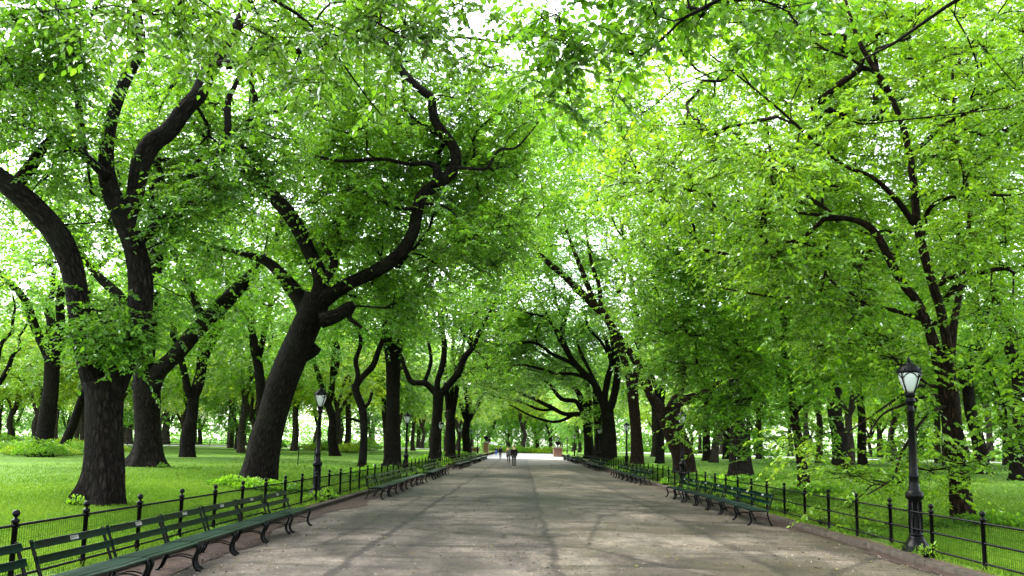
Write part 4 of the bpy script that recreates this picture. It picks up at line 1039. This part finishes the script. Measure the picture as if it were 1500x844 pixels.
Y = 77.0
R6 = hero('elm_tree', 'elm with a low fork and dark limbs raking across the mall', 893, Y, 207)
trunk(R6, Y, (893, 650, 21), (892, 625, 19), (890, 605, 19), (888, 592, 21), flare=0.5, attach=0.9)
arm(R6, Y, (890, 600, 12), (896, 592, 12), (903, 562, 11), (905, 535, 10), (900, 513, 9), (896, 489, 8), (890, 450, 5), part=False, clear=True)
arm(R6, Y, (886, 600, 12), (886, 580, 10), (891, 553, 9), (896, 528, 8), (885, 490, 5), part=False, clear=True)
arm(R6, Y, (885, 597, 12), (881, 585, 11), (871, 563, 10), (847, 538, 9), (832, 517, 8), (823, 489, 8), (829, 460, 7), (838, 432, 5), part=False, clear=True)
arm(R6, Y, (845, 537, 6), (826, 526, 6), (811, 520, 5), (786, 503, 4.5), (762, 502, 4), (738, 505, 3), (710, 500, 2), part=False, clear=True)
arm(R6, Y, (823, 490, 5), (810, 478, 4), (800, 465, 4), (770, 458, 3), (740, 450, 2), part=False, clear=True)
arm(R6, Y, (872, 560, 5), (860, 535, 5), (852, 520, 5), (845, 500, 3), part=False, clear=True)
arm(R6, Y, (866, 556, 6), (840, 548, 5), (815, 547, 5), (790, 540, 4), (762, 534, 3), (735, 540, 2), part=False, clear=True)
arm(R6, Y, (829, 470, 5), (815, 445, 4), (812, 420, 4), (800, 400, 3), part=False, clear=True)
arm(R6, Y, (838, 530, 4), (820, 500, 4), (806, 470, 3), (790, 440, 3), part=False, clear=True)
arm(R6, Y, (896, 530, 5), (880, 500, 4), (862, 480, 4), (858, 455, 3), part=False, clear=True)
R6.box(750, 900, 260, 480, 78, 95, 90)
R6.box(720, 890, 360, 560, 66, 85, 285)
R6.fill(D(800, 440, Y), (8.0, 6.5, 5.0), 130, 0.25, 0.2, 9.5)
R6.grow(M['leaf_cool'], 0.22, 10, 10, 1.2, 0.3)

Y = 100.0
R7 = hero('elm_tree', 'dark elm whose low arching limbs span the mall at the tunnel mouth', 864, Y, 208)
trunk(R7, Y, (862, 645, 14), (861, 625, 13), (860, 612, 14), flare=0.4, attach=0.9)
arm(R7, Y, (859, 616, 9), (852, 608, 8), (840, 607, 7), (825, 606, 6), (804, 595, 6), (775, 581, 5), (742, 568, 4), (715, 562, 3), part=False, clear=True)
arm(R7, Y, (859, 612, 8), (850, 598, 7), (843, 588, 7), (822, 584, 6), (804, 562, 5), (776, 540, 4), (750, 528, 3), part=False, clear=True)
arm(R7, Y, (862, 612, 9), (862, 580, 8), (856, 540, 6), (850, 500, 4), part=False, clear=True)
arm(R7, Y, (860, 606, 7), (848, 575, 6), (820, 556, 5), (786, 536, 5), (750, 522, 4), (705, 540, 3), part=False, clear=True)
arm(R7, Y, (856, 600, 6), (838, 560, 6), (806, 525, 5), (770, 508, 4), (730, 505, 3), (700, 515, 2), part=False, clear=True)
arm(R7, Y, (742, 568, 4), (715, 560, 3), (688, 566, 2), part=False, clear=True)
arm(R7, Y, (845, 605, 5), (815, 618, 4), (780, 610, 3), (745, 592, 2.5), part=False, clear=True)
arm(R7, Y, (812, 600, 4), (790, 600, 4), (760, 588, 3), (720, 580, 2), part=False, clear=True)
R7.box(690, 870, 470, 572, 86, 108, 230)
R7.fill(D(810, 505, Y), (8.0, 6.5, 4.6), 150, 0.2, 0.15, 8.5)
R7.grow(M['leaf_cool'], 0.24, 10, 10, 1.25, 0.3)
Y = 92.0
R7b = hero('elm_tree', 'leafy dark trunk standing close right of the arching elm', 877, Y, 209)
trunk(R7b, Y, (877, 650, 13), (876, 620, 12), (874, 590, 11), (872, 560, 10), flare=0.4, attach=0.5)
R7b.fill(D(868, 500, Y), (5.0, 5, 6.0), 120, 0.2, 0.2, 5.0)
R7b.at([D(873, 605, Y-.5), D(876, 620, Y-.5)], 0.6, 4)
R7b.grow(M['leaf_mid'], 0.23, 11, 11, 1.1, 0.3)

# --- trees of the lawns whose trunks can be told apart
def lawn_tree(px, Y, w, seed, label, pts=None, crown=(5.5, 5.5, 5), cz=10.0, n=120, leafm='leaf_mid', fork=5.0, lean=0.0, bark='bark', zmin=4.5, leaf=0.22, name='elm_tree', group=None, base=None, boxes=()):
    b = base_at(px, Y) if base is None else base
    t = Tree(name, label, b, seed, 'tree', group, bark); rg = t.rng
    r0 = w*0.5*Y/F if base is None else w
    top = b+np.array((lean, rg.normal(0, .2), fork))
    t.limb([b-np.array((0, 0, .2)), b+(top-b)*0.33+rg.normal(0, .08, 3), b+(top-b)*0.68+rg.normal(0, .1, 3), top], [r0*1.12, r0, r0*0.9, r0*0.85], 12, 0.5, 0.05, attach=0.9)
    cc = b+np.array((lean*1.5, 0, cz)); k = rg.randint(3, 5); a0 = rg.uniform(0, 6.28)
    for j in range(k):
        a = a0+j*6.28/k+rg.normal(0, .3); rr = rg.uniform(0.35, 0.7); hh = rg.uniform(0.55, 1.1)
        e = cc+np.array((math.cos(a)*crown[0]*rr, math.sin(a)*crown[1]*rr, crown[2]*(hh-0.5)*1.1))
        q = top*0.62+e*0.38+np.array((math.cos(a)*.25, math.sin(a)*.25, 0.7)); q2 = top*0.3+e*0.7+np.array((0, 0, 0.5))+rg.normal(0, .3, 3)
        t.limb([top-np.array((0, 0, .4)), q, q2, e], [r0*0.62, r0*0.5, r0*0.34, r0*0.16], 8, 0, 0.05, wob=0.8, attach=0.25)
    t.fill(cc, crown, n, 0.25, 0.2, b[2]+zmin)
    for q in boxes: t.box(*q)
    t.grow(M[leafm], leaf, 10, 11, 1.2, 0.3)
    return t
Dt = lawn_tree(277, 60, 19, 301, 'dark lawn tree with a low fork framed between the stout elm and leaning elm', crown=(6, 6, 5), cz=11, fork=4.2, leafm='leaf_lime', n=130, zmin=5, boxes=[(170, 450, 120, 420, 58, 72, 190)])
lawn_tree(62, 55, 24, 302, 'thick lawn trunk near the bushes at the outer lawn edge', crown=(7, 6, 6), cz=12.5, fork=6.5, leafm='leaf_mid', n=150, zmin=6, boxes=[(-60, 330, 40, 430, 52, 66, 300)])
lawn_tree(90, 73, 13, 303, 'leaning lawn trunk just right of the thick trunk near the bushes', crown=(6, 6, 5), cz=12, fork=6.0, lean=2.0, leafm='leaf_cool', n=120, zmin=5.5)
lawn_tree(-25, 62, 14, 304, 'branchy lawn tree with crooked bare boughs at the outermost lawn edge', crown=(6, 5, 5), cz=9, fork=2.6, leafm='leaf_lime', n=110, zmin=4.0)
lawn_tree(492, 72, 13, 305, 'lawn trunk leaning away behind the first lamp post beside the leaning elm', crown=(5.5, 5, 4.5), cz=10, fork=4.5, lean=-0.9, leafm='leaf_cool', n=120, zmin=4.5)
lawn_tree(395, 58, 16, 306, 'lawn tree half hidden behind the thick leaning elm trunk', crown=(6, 5, 5), cz=12, fork=7, lean=-1.2, leafm='leaf_mid', n=120, zmin=6)
lawn_tree(685, 104, 12, 307, 'small far tree at the end of the row past the three stemmed elm', crown=(5.5, 5, 5), cz=9, fork=4.5, leafm='leaf_lime', n=120, zmin=3.5)
lawn_tree(1229, 52, 22, 308, 'lawn trunk with plants at its foot, left of the nearest lamp post', crown=(6.5, 6, 5), cz=12, fork=5.5, leafm='leaf_lime', n=160, zmin=4.2, boxes=[(1060, 1340, -10, 430, 48, 58, 260)])
lawn_tree(1262, 74, 12, 309, 'smaller flared lawn trunk just right of the trunk with plants at its foot', crown=(6, 6, 5), cz=11, fork=6, leafm='leaf_mid', n=120, zmin=4.5)
lawn_tree(1437, 56, 18, 310, 'pale barked lawn trunk leaning a little, seen right of the slim brown linden trunk', crown=(6.5, 6, 6), cz=12, fork=6, lean=-0.6, leafm='leaf_cool', n=160, zmin=5, boxes=[(1290, 1520, -10, 460, 50, 62, 260)])
lawn_tree(1492, 45, 24, 311, 'dark flared trunk at the outer edge of the lawn beyond the linden', crown=(7, 6, 6.5), cz=12, fork=5.5, leafm='leaf_lime', n=160, zmin=5, leaf=0.2, boxes=[(1380, 1560, -20, 430, 40, 50, 220)])
lawn_tree(1036, 80, 11, 312, 'lawn trunk directly behind the right side of the slanting trunk, flared at the foot', crown=(6, 6, 5), cz=11, fork=6, leafm='leaf_lime', n=130, zmin=4.5)
lawn_tree(1066, 90, 12, 313, 'lawn trunk seen left of the broad low trunk', crown=(6, 6, 5), cz=11, fork=6, leafm='leaf_mid', n=120, zmin=4.5)

# --- boughs that hang into the top of the view from two trees standing beside the camera
def near_tree(name, base, seed, label, limbs, spots, leafm, fillc):
    t = Tree(name, label, base, seed, 'tree')
    b = t.b
    t.limb([b-np.array((0, 0, .2)), b+np.array((0.05, 0, 2)), b+np.array((0, .1, 4)), b+np.array((0, .3, 5.5))], [.42, .36, .34, .33], 14, 0.5, 0.05, attach=1.0)
    for (pts, rad) in limbs: t.limb(pts, rad, 8, 0, 0.05, False, attach=0.2, wob=0.5)
    for (px, py, Yd, rp, sp) in spots: t.at([D(px, py, Yd)], sp, rp, (0, 0.3, -0.3))
    for c in fillc: t.fill(*c)
    t.grow(M[leafm], 0.135, 8, 11, 0.66, 0.55, True, rtip=0.0055, twig_tubes=True)
    return t
bx = np.array((9.3, 2.0, 0.15))
near_tree('elm_tree', bx, 401, 'tree beside the viewer whose dark leafy sprays hang at the top of the view',
    [([bx+np.array((0, .3, 5.2)), (7.5, 4.5, 7.4), (5.0, 7.5, 8.0), (2.6, 10.0, 7.75), (1.2, 11.2, 7.2)], [.2, .13, .06, .028, .012]),
     ([bx+np.array((0, .3, 5.4)), (8.8, 5.5, 7.8), (7.0, 9.0, 8.2), (4.6, 11.8, 7.7)], [.18, .11, .05, .015]),
     ([bx+np.array((0, .3, 5.4)), (9.5, 3, 9), (9, 4, 12), (7, 5, 14)], [.25, .2, .14, .05])],
    [(860, 15, 10.5, 3, .45), (900, 20, 10.5, 3, .4), (815, 40, 10.8, 3, .4), (840, 90, 11, 3, .35), (960, 5, 10.5, 3, .4), (1020, 0, 11, 2, .4), (1080, 5, 11, 3, .4), (1125, 20, 11.5, 4, .4), (1160, 30, 11.5, 3, .4), (790, 130, 11, 2, .25), (880, 150, 11.2, 2, .3), (1040, -20, 11, 4, .4), (930, 60, 11, 2, .3), (1110, 60, 11.5, 2, .25)],
    'leaf_deep', [((8.5, 3.5, 11), (3.5, 3, 3.0), 30, 0.3, 0.2, 8)])
bx = np.array((-9.0, 4.5, 0.15))
near_tree('elm_tree', bx, 402, 'tree beside the viewer whose thin light twigs hang over the near benches',
    [([bx+np.array((0, .3, 5.2)), (-7.8, 7.5, 7.4), (-5.6, 10.0, 8.6), (-3.6, 12.0, 8.2), (-2.4, 13.2, 7.4)], [.2, .12, .055, .025, .010]),
     ([bx+np.array((0, .3, 5.4)), (-8.6, 8.0, 8.0), (-7.4, 11.5, 8.9), (-5.6, 14.0, 8.9)], [.18, .10, .045, .015]),
     ([bx+np.array((0, .3, 5.4)), (-9, 6, 9), (-9, 8, 12), (-7, 9, 14)], [.25, .2, .14, .05])],
    [(480, 30, 12, 5, .5), (420, 20, 12, 5, .5), (540, 20, 12, 5, .5), (600, 10, 12.3, 5, .5), (360, 20, 12, 4, .5), (520, 80, 12.5, 2, .4), (450, 100, 12.5, 2, .4), (650, 20, 12.5, 3, .4), (250, 15, 11.5, 4, .5), (180, 10, 11.5, 4, .5), (320, 70, 12, 3, .4), (460, 170, 12.8, 1, .3), (700, 30, 12.5, 2, .3)],
    'leaf_near', [((-8, 6.5, 11), (3.5, 3, 3.0), 30, 0.3, 0.2, 8)])

# ================================================================== TREES FARTHER OFF (copies of a few kinds)
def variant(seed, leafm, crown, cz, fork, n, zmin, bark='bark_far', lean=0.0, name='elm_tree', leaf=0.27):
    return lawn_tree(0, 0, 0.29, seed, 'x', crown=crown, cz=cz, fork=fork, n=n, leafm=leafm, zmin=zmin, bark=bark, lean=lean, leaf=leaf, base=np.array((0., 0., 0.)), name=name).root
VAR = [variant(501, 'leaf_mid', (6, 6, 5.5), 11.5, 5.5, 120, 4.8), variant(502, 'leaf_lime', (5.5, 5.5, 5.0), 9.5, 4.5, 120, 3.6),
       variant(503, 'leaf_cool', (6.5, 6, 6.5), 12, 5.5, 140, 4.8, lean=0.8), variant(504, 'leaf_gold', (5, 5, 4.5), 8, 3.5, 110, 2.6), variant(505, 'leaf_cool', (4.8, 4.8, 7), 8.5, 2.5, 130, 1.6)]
WORD = ['mid green spreading elm', 'bright green round headed tree', 'tall bluish elm', 'golden green sunlit tree', 'dense cool green low branching tree']
used = set()
def put(k, x, y, sc, rz, where, grp):
    o = VAR[k] if k not in used else copy_tree(VAR[k]); used.add(k)
    o.location = (x, y, float(lawn_z(x, y)) if abs(x) > 7 else 0.0); o.scale = (sc, sc, sc*random.uniform(0.94, 1.1)); o.rotation_euler.z = rz
    tag(o, '%s %s' % (WORD[k], where), 'tree', '%s %s' % (WORD[k]+'s', grp))
rg = random.Random(21)
taken = [(-17.6, 40), (-9.6, 31), (-24, 60), (-31, 55), (-40, 73), (-17, 72)]
def scatter(n, x0, x1, y0, y1, kinds, dmin, where, grp, scr=(0.9, 1.25)):
    m = 0; tr = 0
    while m < n and tr < 4000:
        tr += 1
        x, y = rg.uniform(x0, x1), rg.uniform(y0, y1)
        if any((x-a)**2+(y-b)**2 < dmin*dmin for a, b in taken): continue
        taken.append((x, y)); m += 1
        put(rg.choice(kinds), x, y, rg.uniform(*scr), rg.uniform(0, 6.28), where, grp)
scatter(30, -66, -14, 76, 116, [0, 2, 1, 3, 1, 3, 4], 5.5, 'beyond the lawn of the forked double trunk', 'beyond the lawn of the double trunk')
scatter(40, -130, -16, 134, 190, [0, 3, 1, 3, 4, 4], 7.0, 'across the far drive behind the double trunk', 'across the drive behind the double trunk', (1.1, 1.6))
scatter(24, 16, 64, 58, 96, [0, 1, 2, 1, 3], 6.0, 'beyond the lawn of the nearest lamp post', 'beyond the lawn of the nearest lamp')
scatter(38, 18, 130, 122, 190, [0, 3, 1, 3, 4], 7.0, 'across the pale drive behind the nearest lamp post', 'across the drive behind the nearest lamp', (1.1, 1.6))
# rows that carry on along both sides of the mall
for (x, y, k) in ((-10.5, 120, 1), (-10, 136, 3), (-11.5, 152, 3), (-11, 172, 4), (-11, 188, 3), (10.5, 120, 1), (10.5, 135, 3), (11.5, 150, 3), (11, 166, 4), (11, 186, 4), (-15, 96, 2), (15, 98, 1)):
    taken.append((x, y)); put(k, x, y, 1.1, rg.uniform(0, 6.28), 'in the far part of the row along the mall', 'far along the mall')
# the wood closing the view beyond the plaza
for (x, y, k, s) in ((-13, 214, 4, 1.5), (-8.5, 222, 4, 1.7), (0.2, 216, 3, 1.9), (7.5, 224, 4, 1.7), (-4, 238, 4, 1.9), (4.5, 242, 4, 1.9), (13, 216, 2, 1.5), (-3.5, 250, 3, 1.6), (4, 256, 3, 1.6), (-20, 225, 2, 1.6), (20, 226, 2, 1.6), (-12, 262, 0, 1.8), (12, 266, 0, 1.8), (-28, 210, 0, 1.7), (28, 212, 1, 1.7), (0, 285, 1, 1.8), (-38, 240, 1, 1.9), (38, 240, 0, 1.9)):
    put(k, x, y, s, rg.uniform(0, 6.28), 'closing the view beyond the far end of the paving', 'beyond the far paving')

# ================================================================== SHRUBS AND LOW PLANTS
def plant_mesh(name, seed, rx, ry, h, n, leaf, leafm, up=0.5, stems=True, cat='plant', detail=True):
    r = empty(name, (0, 0, 0)); rg = np.random.RandomState(seed)
    a = rg.uniform(0, 6.28, n); q = np.sqrt(rg.rand(n))
    x, y = np.cos(a)*q*rx, np.sin(a)*q*ry
    prof = h*(1-q**2*0.7)*(0.75+0.25*np.sin(x*5/rx+seed)*np.sin(y*4/ry))
    z = prof*rg.uniform(0.15, 1.0, n)**0.6
    ax = unit(np.stack([np.cos(a)*.7, np.sin(a)*.7, rg.normal(up, .35, n)], 1)+rg.normal(0, .35, (n, 3)))
    nr = unit(np.array((0, 0, 1.0))+rg.normal(0, .45, (n, 3)))
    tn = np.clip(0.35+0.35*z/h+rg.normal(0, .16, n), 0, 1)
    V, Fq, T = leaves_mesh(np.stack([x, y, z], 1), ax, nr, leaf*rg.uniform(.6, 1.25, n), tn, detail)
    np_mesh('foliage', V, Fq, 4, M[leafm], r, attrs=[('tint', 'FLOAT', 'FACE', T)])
    mb = MB()
    for k in range(0, n, max(1, n//40)):
        mb.tube([(x[k]*.35, y[k]*.35, -0.05), (x[k]*.75, y[k]*.75, z[k]*.55), (x[k], y[k], z[k])], [.008+.01*h, .006+.006*h, .004], 4, cap=False)
    mb.build('stem', M['bark_brown'], r)
    return r
PL = {'patch': plant_mesh('ground_plant', 601, 0.95, 0.6, 0.42, 900, 0.11, 'leaf_mid'),
      'tuft': plant_mesh('weed', 602, 0.32, 0.28, 0.36, 150, 0.085, 'leaf_mid', 0.9),
      'weed': plant_mesh('weed', 603, 0.22, 0.24, 0.50, 110, 0.07, 'leaf_lime', 0.6),
      'bush': plant_mesh('shrub', 604, 2.2, 1.8, 1.7, 2600, 0.17, 'leaf_mid', 0.3, detail=False),
      'limebush': plant_mesh('shrub', 605, 2.4, 1.7, 1.25, 2200, 0.18, 'leaf_gold', 0.3, detail=False),
      'ivy': plant_mesh('ground_plant', 606, 1.1, 0.8, 0.30, 900, 0.10, 'leaf_deep', 0.2)}
CAT = {'patch': 'plant', 'ivy': 'plant', 'tuft': 'weed', 'weed': 'weed', 'bush': 'shrub', 'limebush': 'shrub'}
pu = set()
def plant(k, x, y, s, label, group=None, sz=None):
    o = PL[k] if k not in pu else copy_tree(PL[k]); pu.add(k)
    o.location = (x, y, (float(lawn_z(x, y)) if (x < KL or x > KR) else 0.02)-0.01); o.scale = (s, s, (sz or s)); o.rotation_euler.z = rg.uniform(0, 6.28)
    tag(o, label, CAT[k], group)
def at_px(px, Y): return D(px, 650, Y)[0], Y
for (px, Y, s, w) in ((345, 29.4, 1.05, 'outermost'), (372, 29.0, 1.0, 'frontmost'), (398, 29.3, 1.0, 'lushest'), (425, 29.8, .8, 'smallest'), (410, 30.3, .8, 'rearmost')):
    plant('patch', *at_px(px, Y), s, 'leafy green plant at the foot of the thick leaning elm, %s of five' % w, 'plants at the foot of the leaning elm')
for (px, Y, s, lb) in ((118, 20.2, .8, 'sparse plant at the left foot of the nearest furrowed trunk'), (240, 39.3, .8, 'low tuft at the right foot of the stout elm'), (600, 53.5, 1.2, 'low green plant right of the straight thick trunk')):
    plant('tuft', *at_px(px, Y), s, lb)
for (px, Y, s, k, lb) in ((1050, 42, 1.2, 'ivy', 'ivy plant left of the broad low trunk'), (1090, 41.4, 1.3, 'ivy', 'ivy plant in front of the broad low trunk'), (1120, 42, 1.1, 'ivy', 'ivy plant right of the broad low trunk'),
        (1160, 32.4, 1.0, 'ivy', 'dark leafy plant left of the slender curtained trunk'), (1200, 32.2, 1.1, 'patch', 'leafy plant right of the slender curtained trunk'),
        (1215, 51, 1.2, 'ivy', 'plant at the left foot of the lawn trunk near the lamp'), (1250, 51, 1.2, 'ivy', 'plant at the right foot of the lawn trunk near the lamp'),
        (1436, 20.6, .9, 'ivy', 'dark plant right of the slim brown linden trunk'), (1455, 20.2, .9, 'patch', 'taller leafy plant right of the slim brown linden trunk'), (1385, 20.3, .7, 'ivy', 'dark plant at the left foot of the slim brown linden trunk')):
    plant(k, *at_px(px, Y), s, lb)
for i in range(64):
    side = -1 if i % 2 == 0 else 1
    y = 9+rg.random()**1.2*70
    if side < 0 and y < 20 and rg.random() < 0.3: y += 12
    x = (FL-rg.uniform(-.25, .5)) if side < 0 else (FR+rg.uniform(-.25, .5))
    k = 'tuft' if rg.random() < .5 else 'weed'
    plant(k, x, y, rg.uniform(.6, 1.25)*(0.6 if y < 22 else 1), 'small weed growing at the foot of the iron fence', 'weeds along the fences')
for i in range(34):
    side = -1 if i % 2 == 0 else 1
    y = 36+rg.random()*70; x = (-7.0-rg.random()*1.5) if side < 0 else (8.0+rg.random()*1.5)
    plant('patch', x, y, rg.uniform(1.0, 1.7), 'leafy ground plant growing just behind the iron fence far along the mall', 'ground plants behind the fences')
for i in range(26):
    x = -70+i*2.4+rg.uniform(-1, 1); y = rg.uniform(70, 80) if x < -32 else rg.uniform(82, 108)
    if x > -14: continue
    plant('bush' if rg.random() < .55 else 'limebush', x, y, rg.uniform(.55, 1.15), 'bush at the outer edge of the lawn of the double trunk', 'bushes at the edge of the double trunk lawn')
for i, (px, Y) in enumerate(((10, 60), (35, 57), (60, 54), (95, 58), (115, 62), (-20, 64), (30, 68), (75, 66))):
    plant('limebush' if i % 2 else 'bush', *at_px(px, Y), .62+.12*(i % 3), 'bush round the thick lawn trunk at the outer lawn edge', 'bushes round the thick lawn trunk')
for i in range(15):
    x = -7.5+i*1.15+rg.uniform(-.5, .5)
    plant('limebush' if i % 3 else 'bush', x, 207+rg.uniform(-1.5, 4), rg.uniform(.8, 1.15), 'yellow green shrub of the bed closing the far paving', 'shrubs of the far bed', 1.25)

# low far fences along the drives
def far_fence(pts, label):
    r = empty('fence', (pts[0][0], pts[0][1], 0)); tag(r, label, 'fence'); b = np.array((pts[0][0], pts[0][1], 0.))
    S = spline(np.array([(p[0], p[1], 0.) for p in pts]), 10); S[:, 2] = lawn_z(S[:, 0], S[:, 1])
    for z in (0.9, 0.5, 0.15):
        mb = MB(); mb.tube(S-b+np.array((0, 0, z)), 0.03, 6); mb.build('rail', M['iron'], r)
    ln = np.concatenate(([0], np.cumsum(np.linalg.norm(np.diff(S, axis=0), axis=1))))
    for d in np.arange(0, ln[-1], 2.6)[:60]:
        p = np.array([np.interp(d, ln, S[:, k]) for k in range(3)])-b
        mb = MB(); mb.tube([p-np.array((0, 0, .1)), p+np.array((0, 0, 1.0))], 0.045, 6); mb.build('post', M['iron'], r)
far_fence([(-120, 108), (-80, 110.5), (-45, 117), (-26, 132)], 'low dark fence along the drive beyond the lawn of the double trunk')
far_fence([(130, 82), (95, 84), (58, 95), (36, 112)], 'low dark fence along the pale drive beyond the lawn of the nearest lamp')
# little wire guard on the lawn
def guard():
    b = base_at(451, 47); r = empty('lawn_guard', b); tag(r, 'small stake and wire guard on the lawn left of a lamp post', 'guard')
    for dx, dy in ((-.5, 0), (.38, .1), (.62, -.1)):
        mb = MB(); mb.tube([(dx, dy, -.1), (dx+.02, dy, 1.0)], 0.03, 6); mb.build('stake', M['iron'], r)
    mb = MB()
    for z in (.15, .4, .65, .9): mb.tube([(-.5, 0, z), (.38, .1, z), (.62, -.1, z)], .006, 4)
    mb.build('wire', M['iron'], r)
guard()

# a far-off wood beyond the drives: reads as one mass
def wood():
    rg = np.random.RandomState(77); P = []
    for (x0, x1, y0, y1, n, h) in ((-230, -16, 194, 222, 1700, 16), (16, 230, 194, 222, 1500, 16), (-45, 45, 292, 315, 800, 26), (-24, 24, 240, 252, 130, 8), (-200, -135, 110, 190, 500, 15), (135, 200, 100, 190, 500, 15)):
        x = rg.uniform(x0, x1, n); y = rg.uniform(y0, y1, n); z = h*rg.rand(n)**1.25*(0.75+0.25*np.sin(x*0.21)*np.sin(x*0.083+1))
        P.append(np.stack([x, y, z+0.6], 1))
    P = np.concatenate(P); O = rg.normal(0, .5, P.shape)
    V, Fq, T, _ = foliage(P, O, rg, 0.55, 9, 9, 2.6, 0.25)
    o = np_mesh('wood', V, Fq, 4, M['leaf_cool'], attrs=[('tint', 'FLOAT', 'FACE', np.clip(T+.15, 0, 1))])
    tag(o, 'far leafy wood closing the park beyond the pale drives', 'wood', kind='stuff')
wood()

# ================================================================== LIGHT, SKY, CAMERA
SUN_EL, SUN_AZ = R(56), R(-62)             # azimuth measured from +y (down the mall) towards +x
w = bpy.data.worlds.new('World'); scene.world = w; w.use_nodes = True
nt = w.node_tree; nt.nodes.clear()
sky = nt.nodes.new('ShaderNodeTexSky'); sky.sky_type = 'NISHITA'; sky.sun_disc = False
sky.sun_elevation = SUN_EL; sky.sun_rotation = SUN_AZ; sky.air_density = 1.0; sky.dust_density = 1.2; sky.ozone_density = 1.0
hs = nt.nodes.new('ShaderNodeHueSaturation'); hs.inputs['Saturation'].default_value = 0.3
bg = nt.nodes.new('ShaderNodeBackground'); bg.inputs['Strength'].default_value = 0.15
wo = nt.nodes.new('ShaderNodeOutputWorld')
nt.links.new(sky.outputs[0], hs.inputs['Color']); nt.links.new(hs.outputs[0], bg.inputs['Color']); nt.links.new(bg.outputs[0], wo.inputs['Surface'])
sl = bpy.data.lights.new('sun', 'SUN'); sl.energy = 1.2; sl.angle = R(35); sl.color = (1.0, 0.96, 0.88)
so = bpy.data.objects.new('sun', sl); link(so)
dv = Vector((math.sin(SUN_AZ)*math.cos(SUN_EL), math.cos(SUN_AZ)*math.cos(SUN_EL), math.sin(SUN_EL)))
so.rotation_euler = dv.to_track_quat('Z', 'Y').to_euler(); so.location = (0, 0, 60)

cam = bpy.data.cameras.new('camera'); co = bpy.data.objects.new('camera', cam); link(co); scene.camera = co
cam.sensor_fit = 'HORIZONTAL'; cam.sensor_width = 36.0; cam.lens = 36.0*F/1500.0
cam.shift_x = 0.0; cam.shift_y = (CY-422.0)/1500.0
cam.clip_start = 0.1; cam.clip_end = 5000
from mathutils import Matrix
fwd = Vector((0, math.cos(TILT), math.sin(TILT))); right = Vector((1, 0, 0)); upv = right.cross(fwd)
r2 = right*math.cos(ROLL)+upv*math.sin(ROLL); u2 = -right*math.sin(ROLL)+upv*math.cos(ROLL)
Rm = Matrix((r2, u2, -fwd)).transposed().to_4x4()
co.matrix_world = Matrix.Translation((0, 0, H)) @ Matrix.Rotation(YAW, 4, 'Z') @ Rm

scene.render.engine = 'CYCLES'
cy = scene.cycles
cy.max_bounces = 7; cy.diffuse_bounces = 5; cy.glossy_bounces = 2; cy.transmission_bounces = 4; cy.transparent_max_bounces = 4
cy.sample_clamp_indirect = 6.0; cy.caustics_reflective = False; cy.caustics_refractive = False
cy.use_denoising = True
try: cy.denoiser = 'OPENIMAGEDENOISE'; cy.denoising_input_passes = 'RGB_ALBEDO_NORMAL'; cy.denoising_prefilter = 'ACCURATE'
except Exception: pass
cy.use_adaptive_sampling = True; cy.adaptive_threshold = 0.02
vs = scene.view_settings; vs.view_transform = 'Standard'; vs.look = 'None'; vs.exposure = 2.98; vs.gamma = 1.0
try: vs.use_curve_mapping = False
except Exception: pass
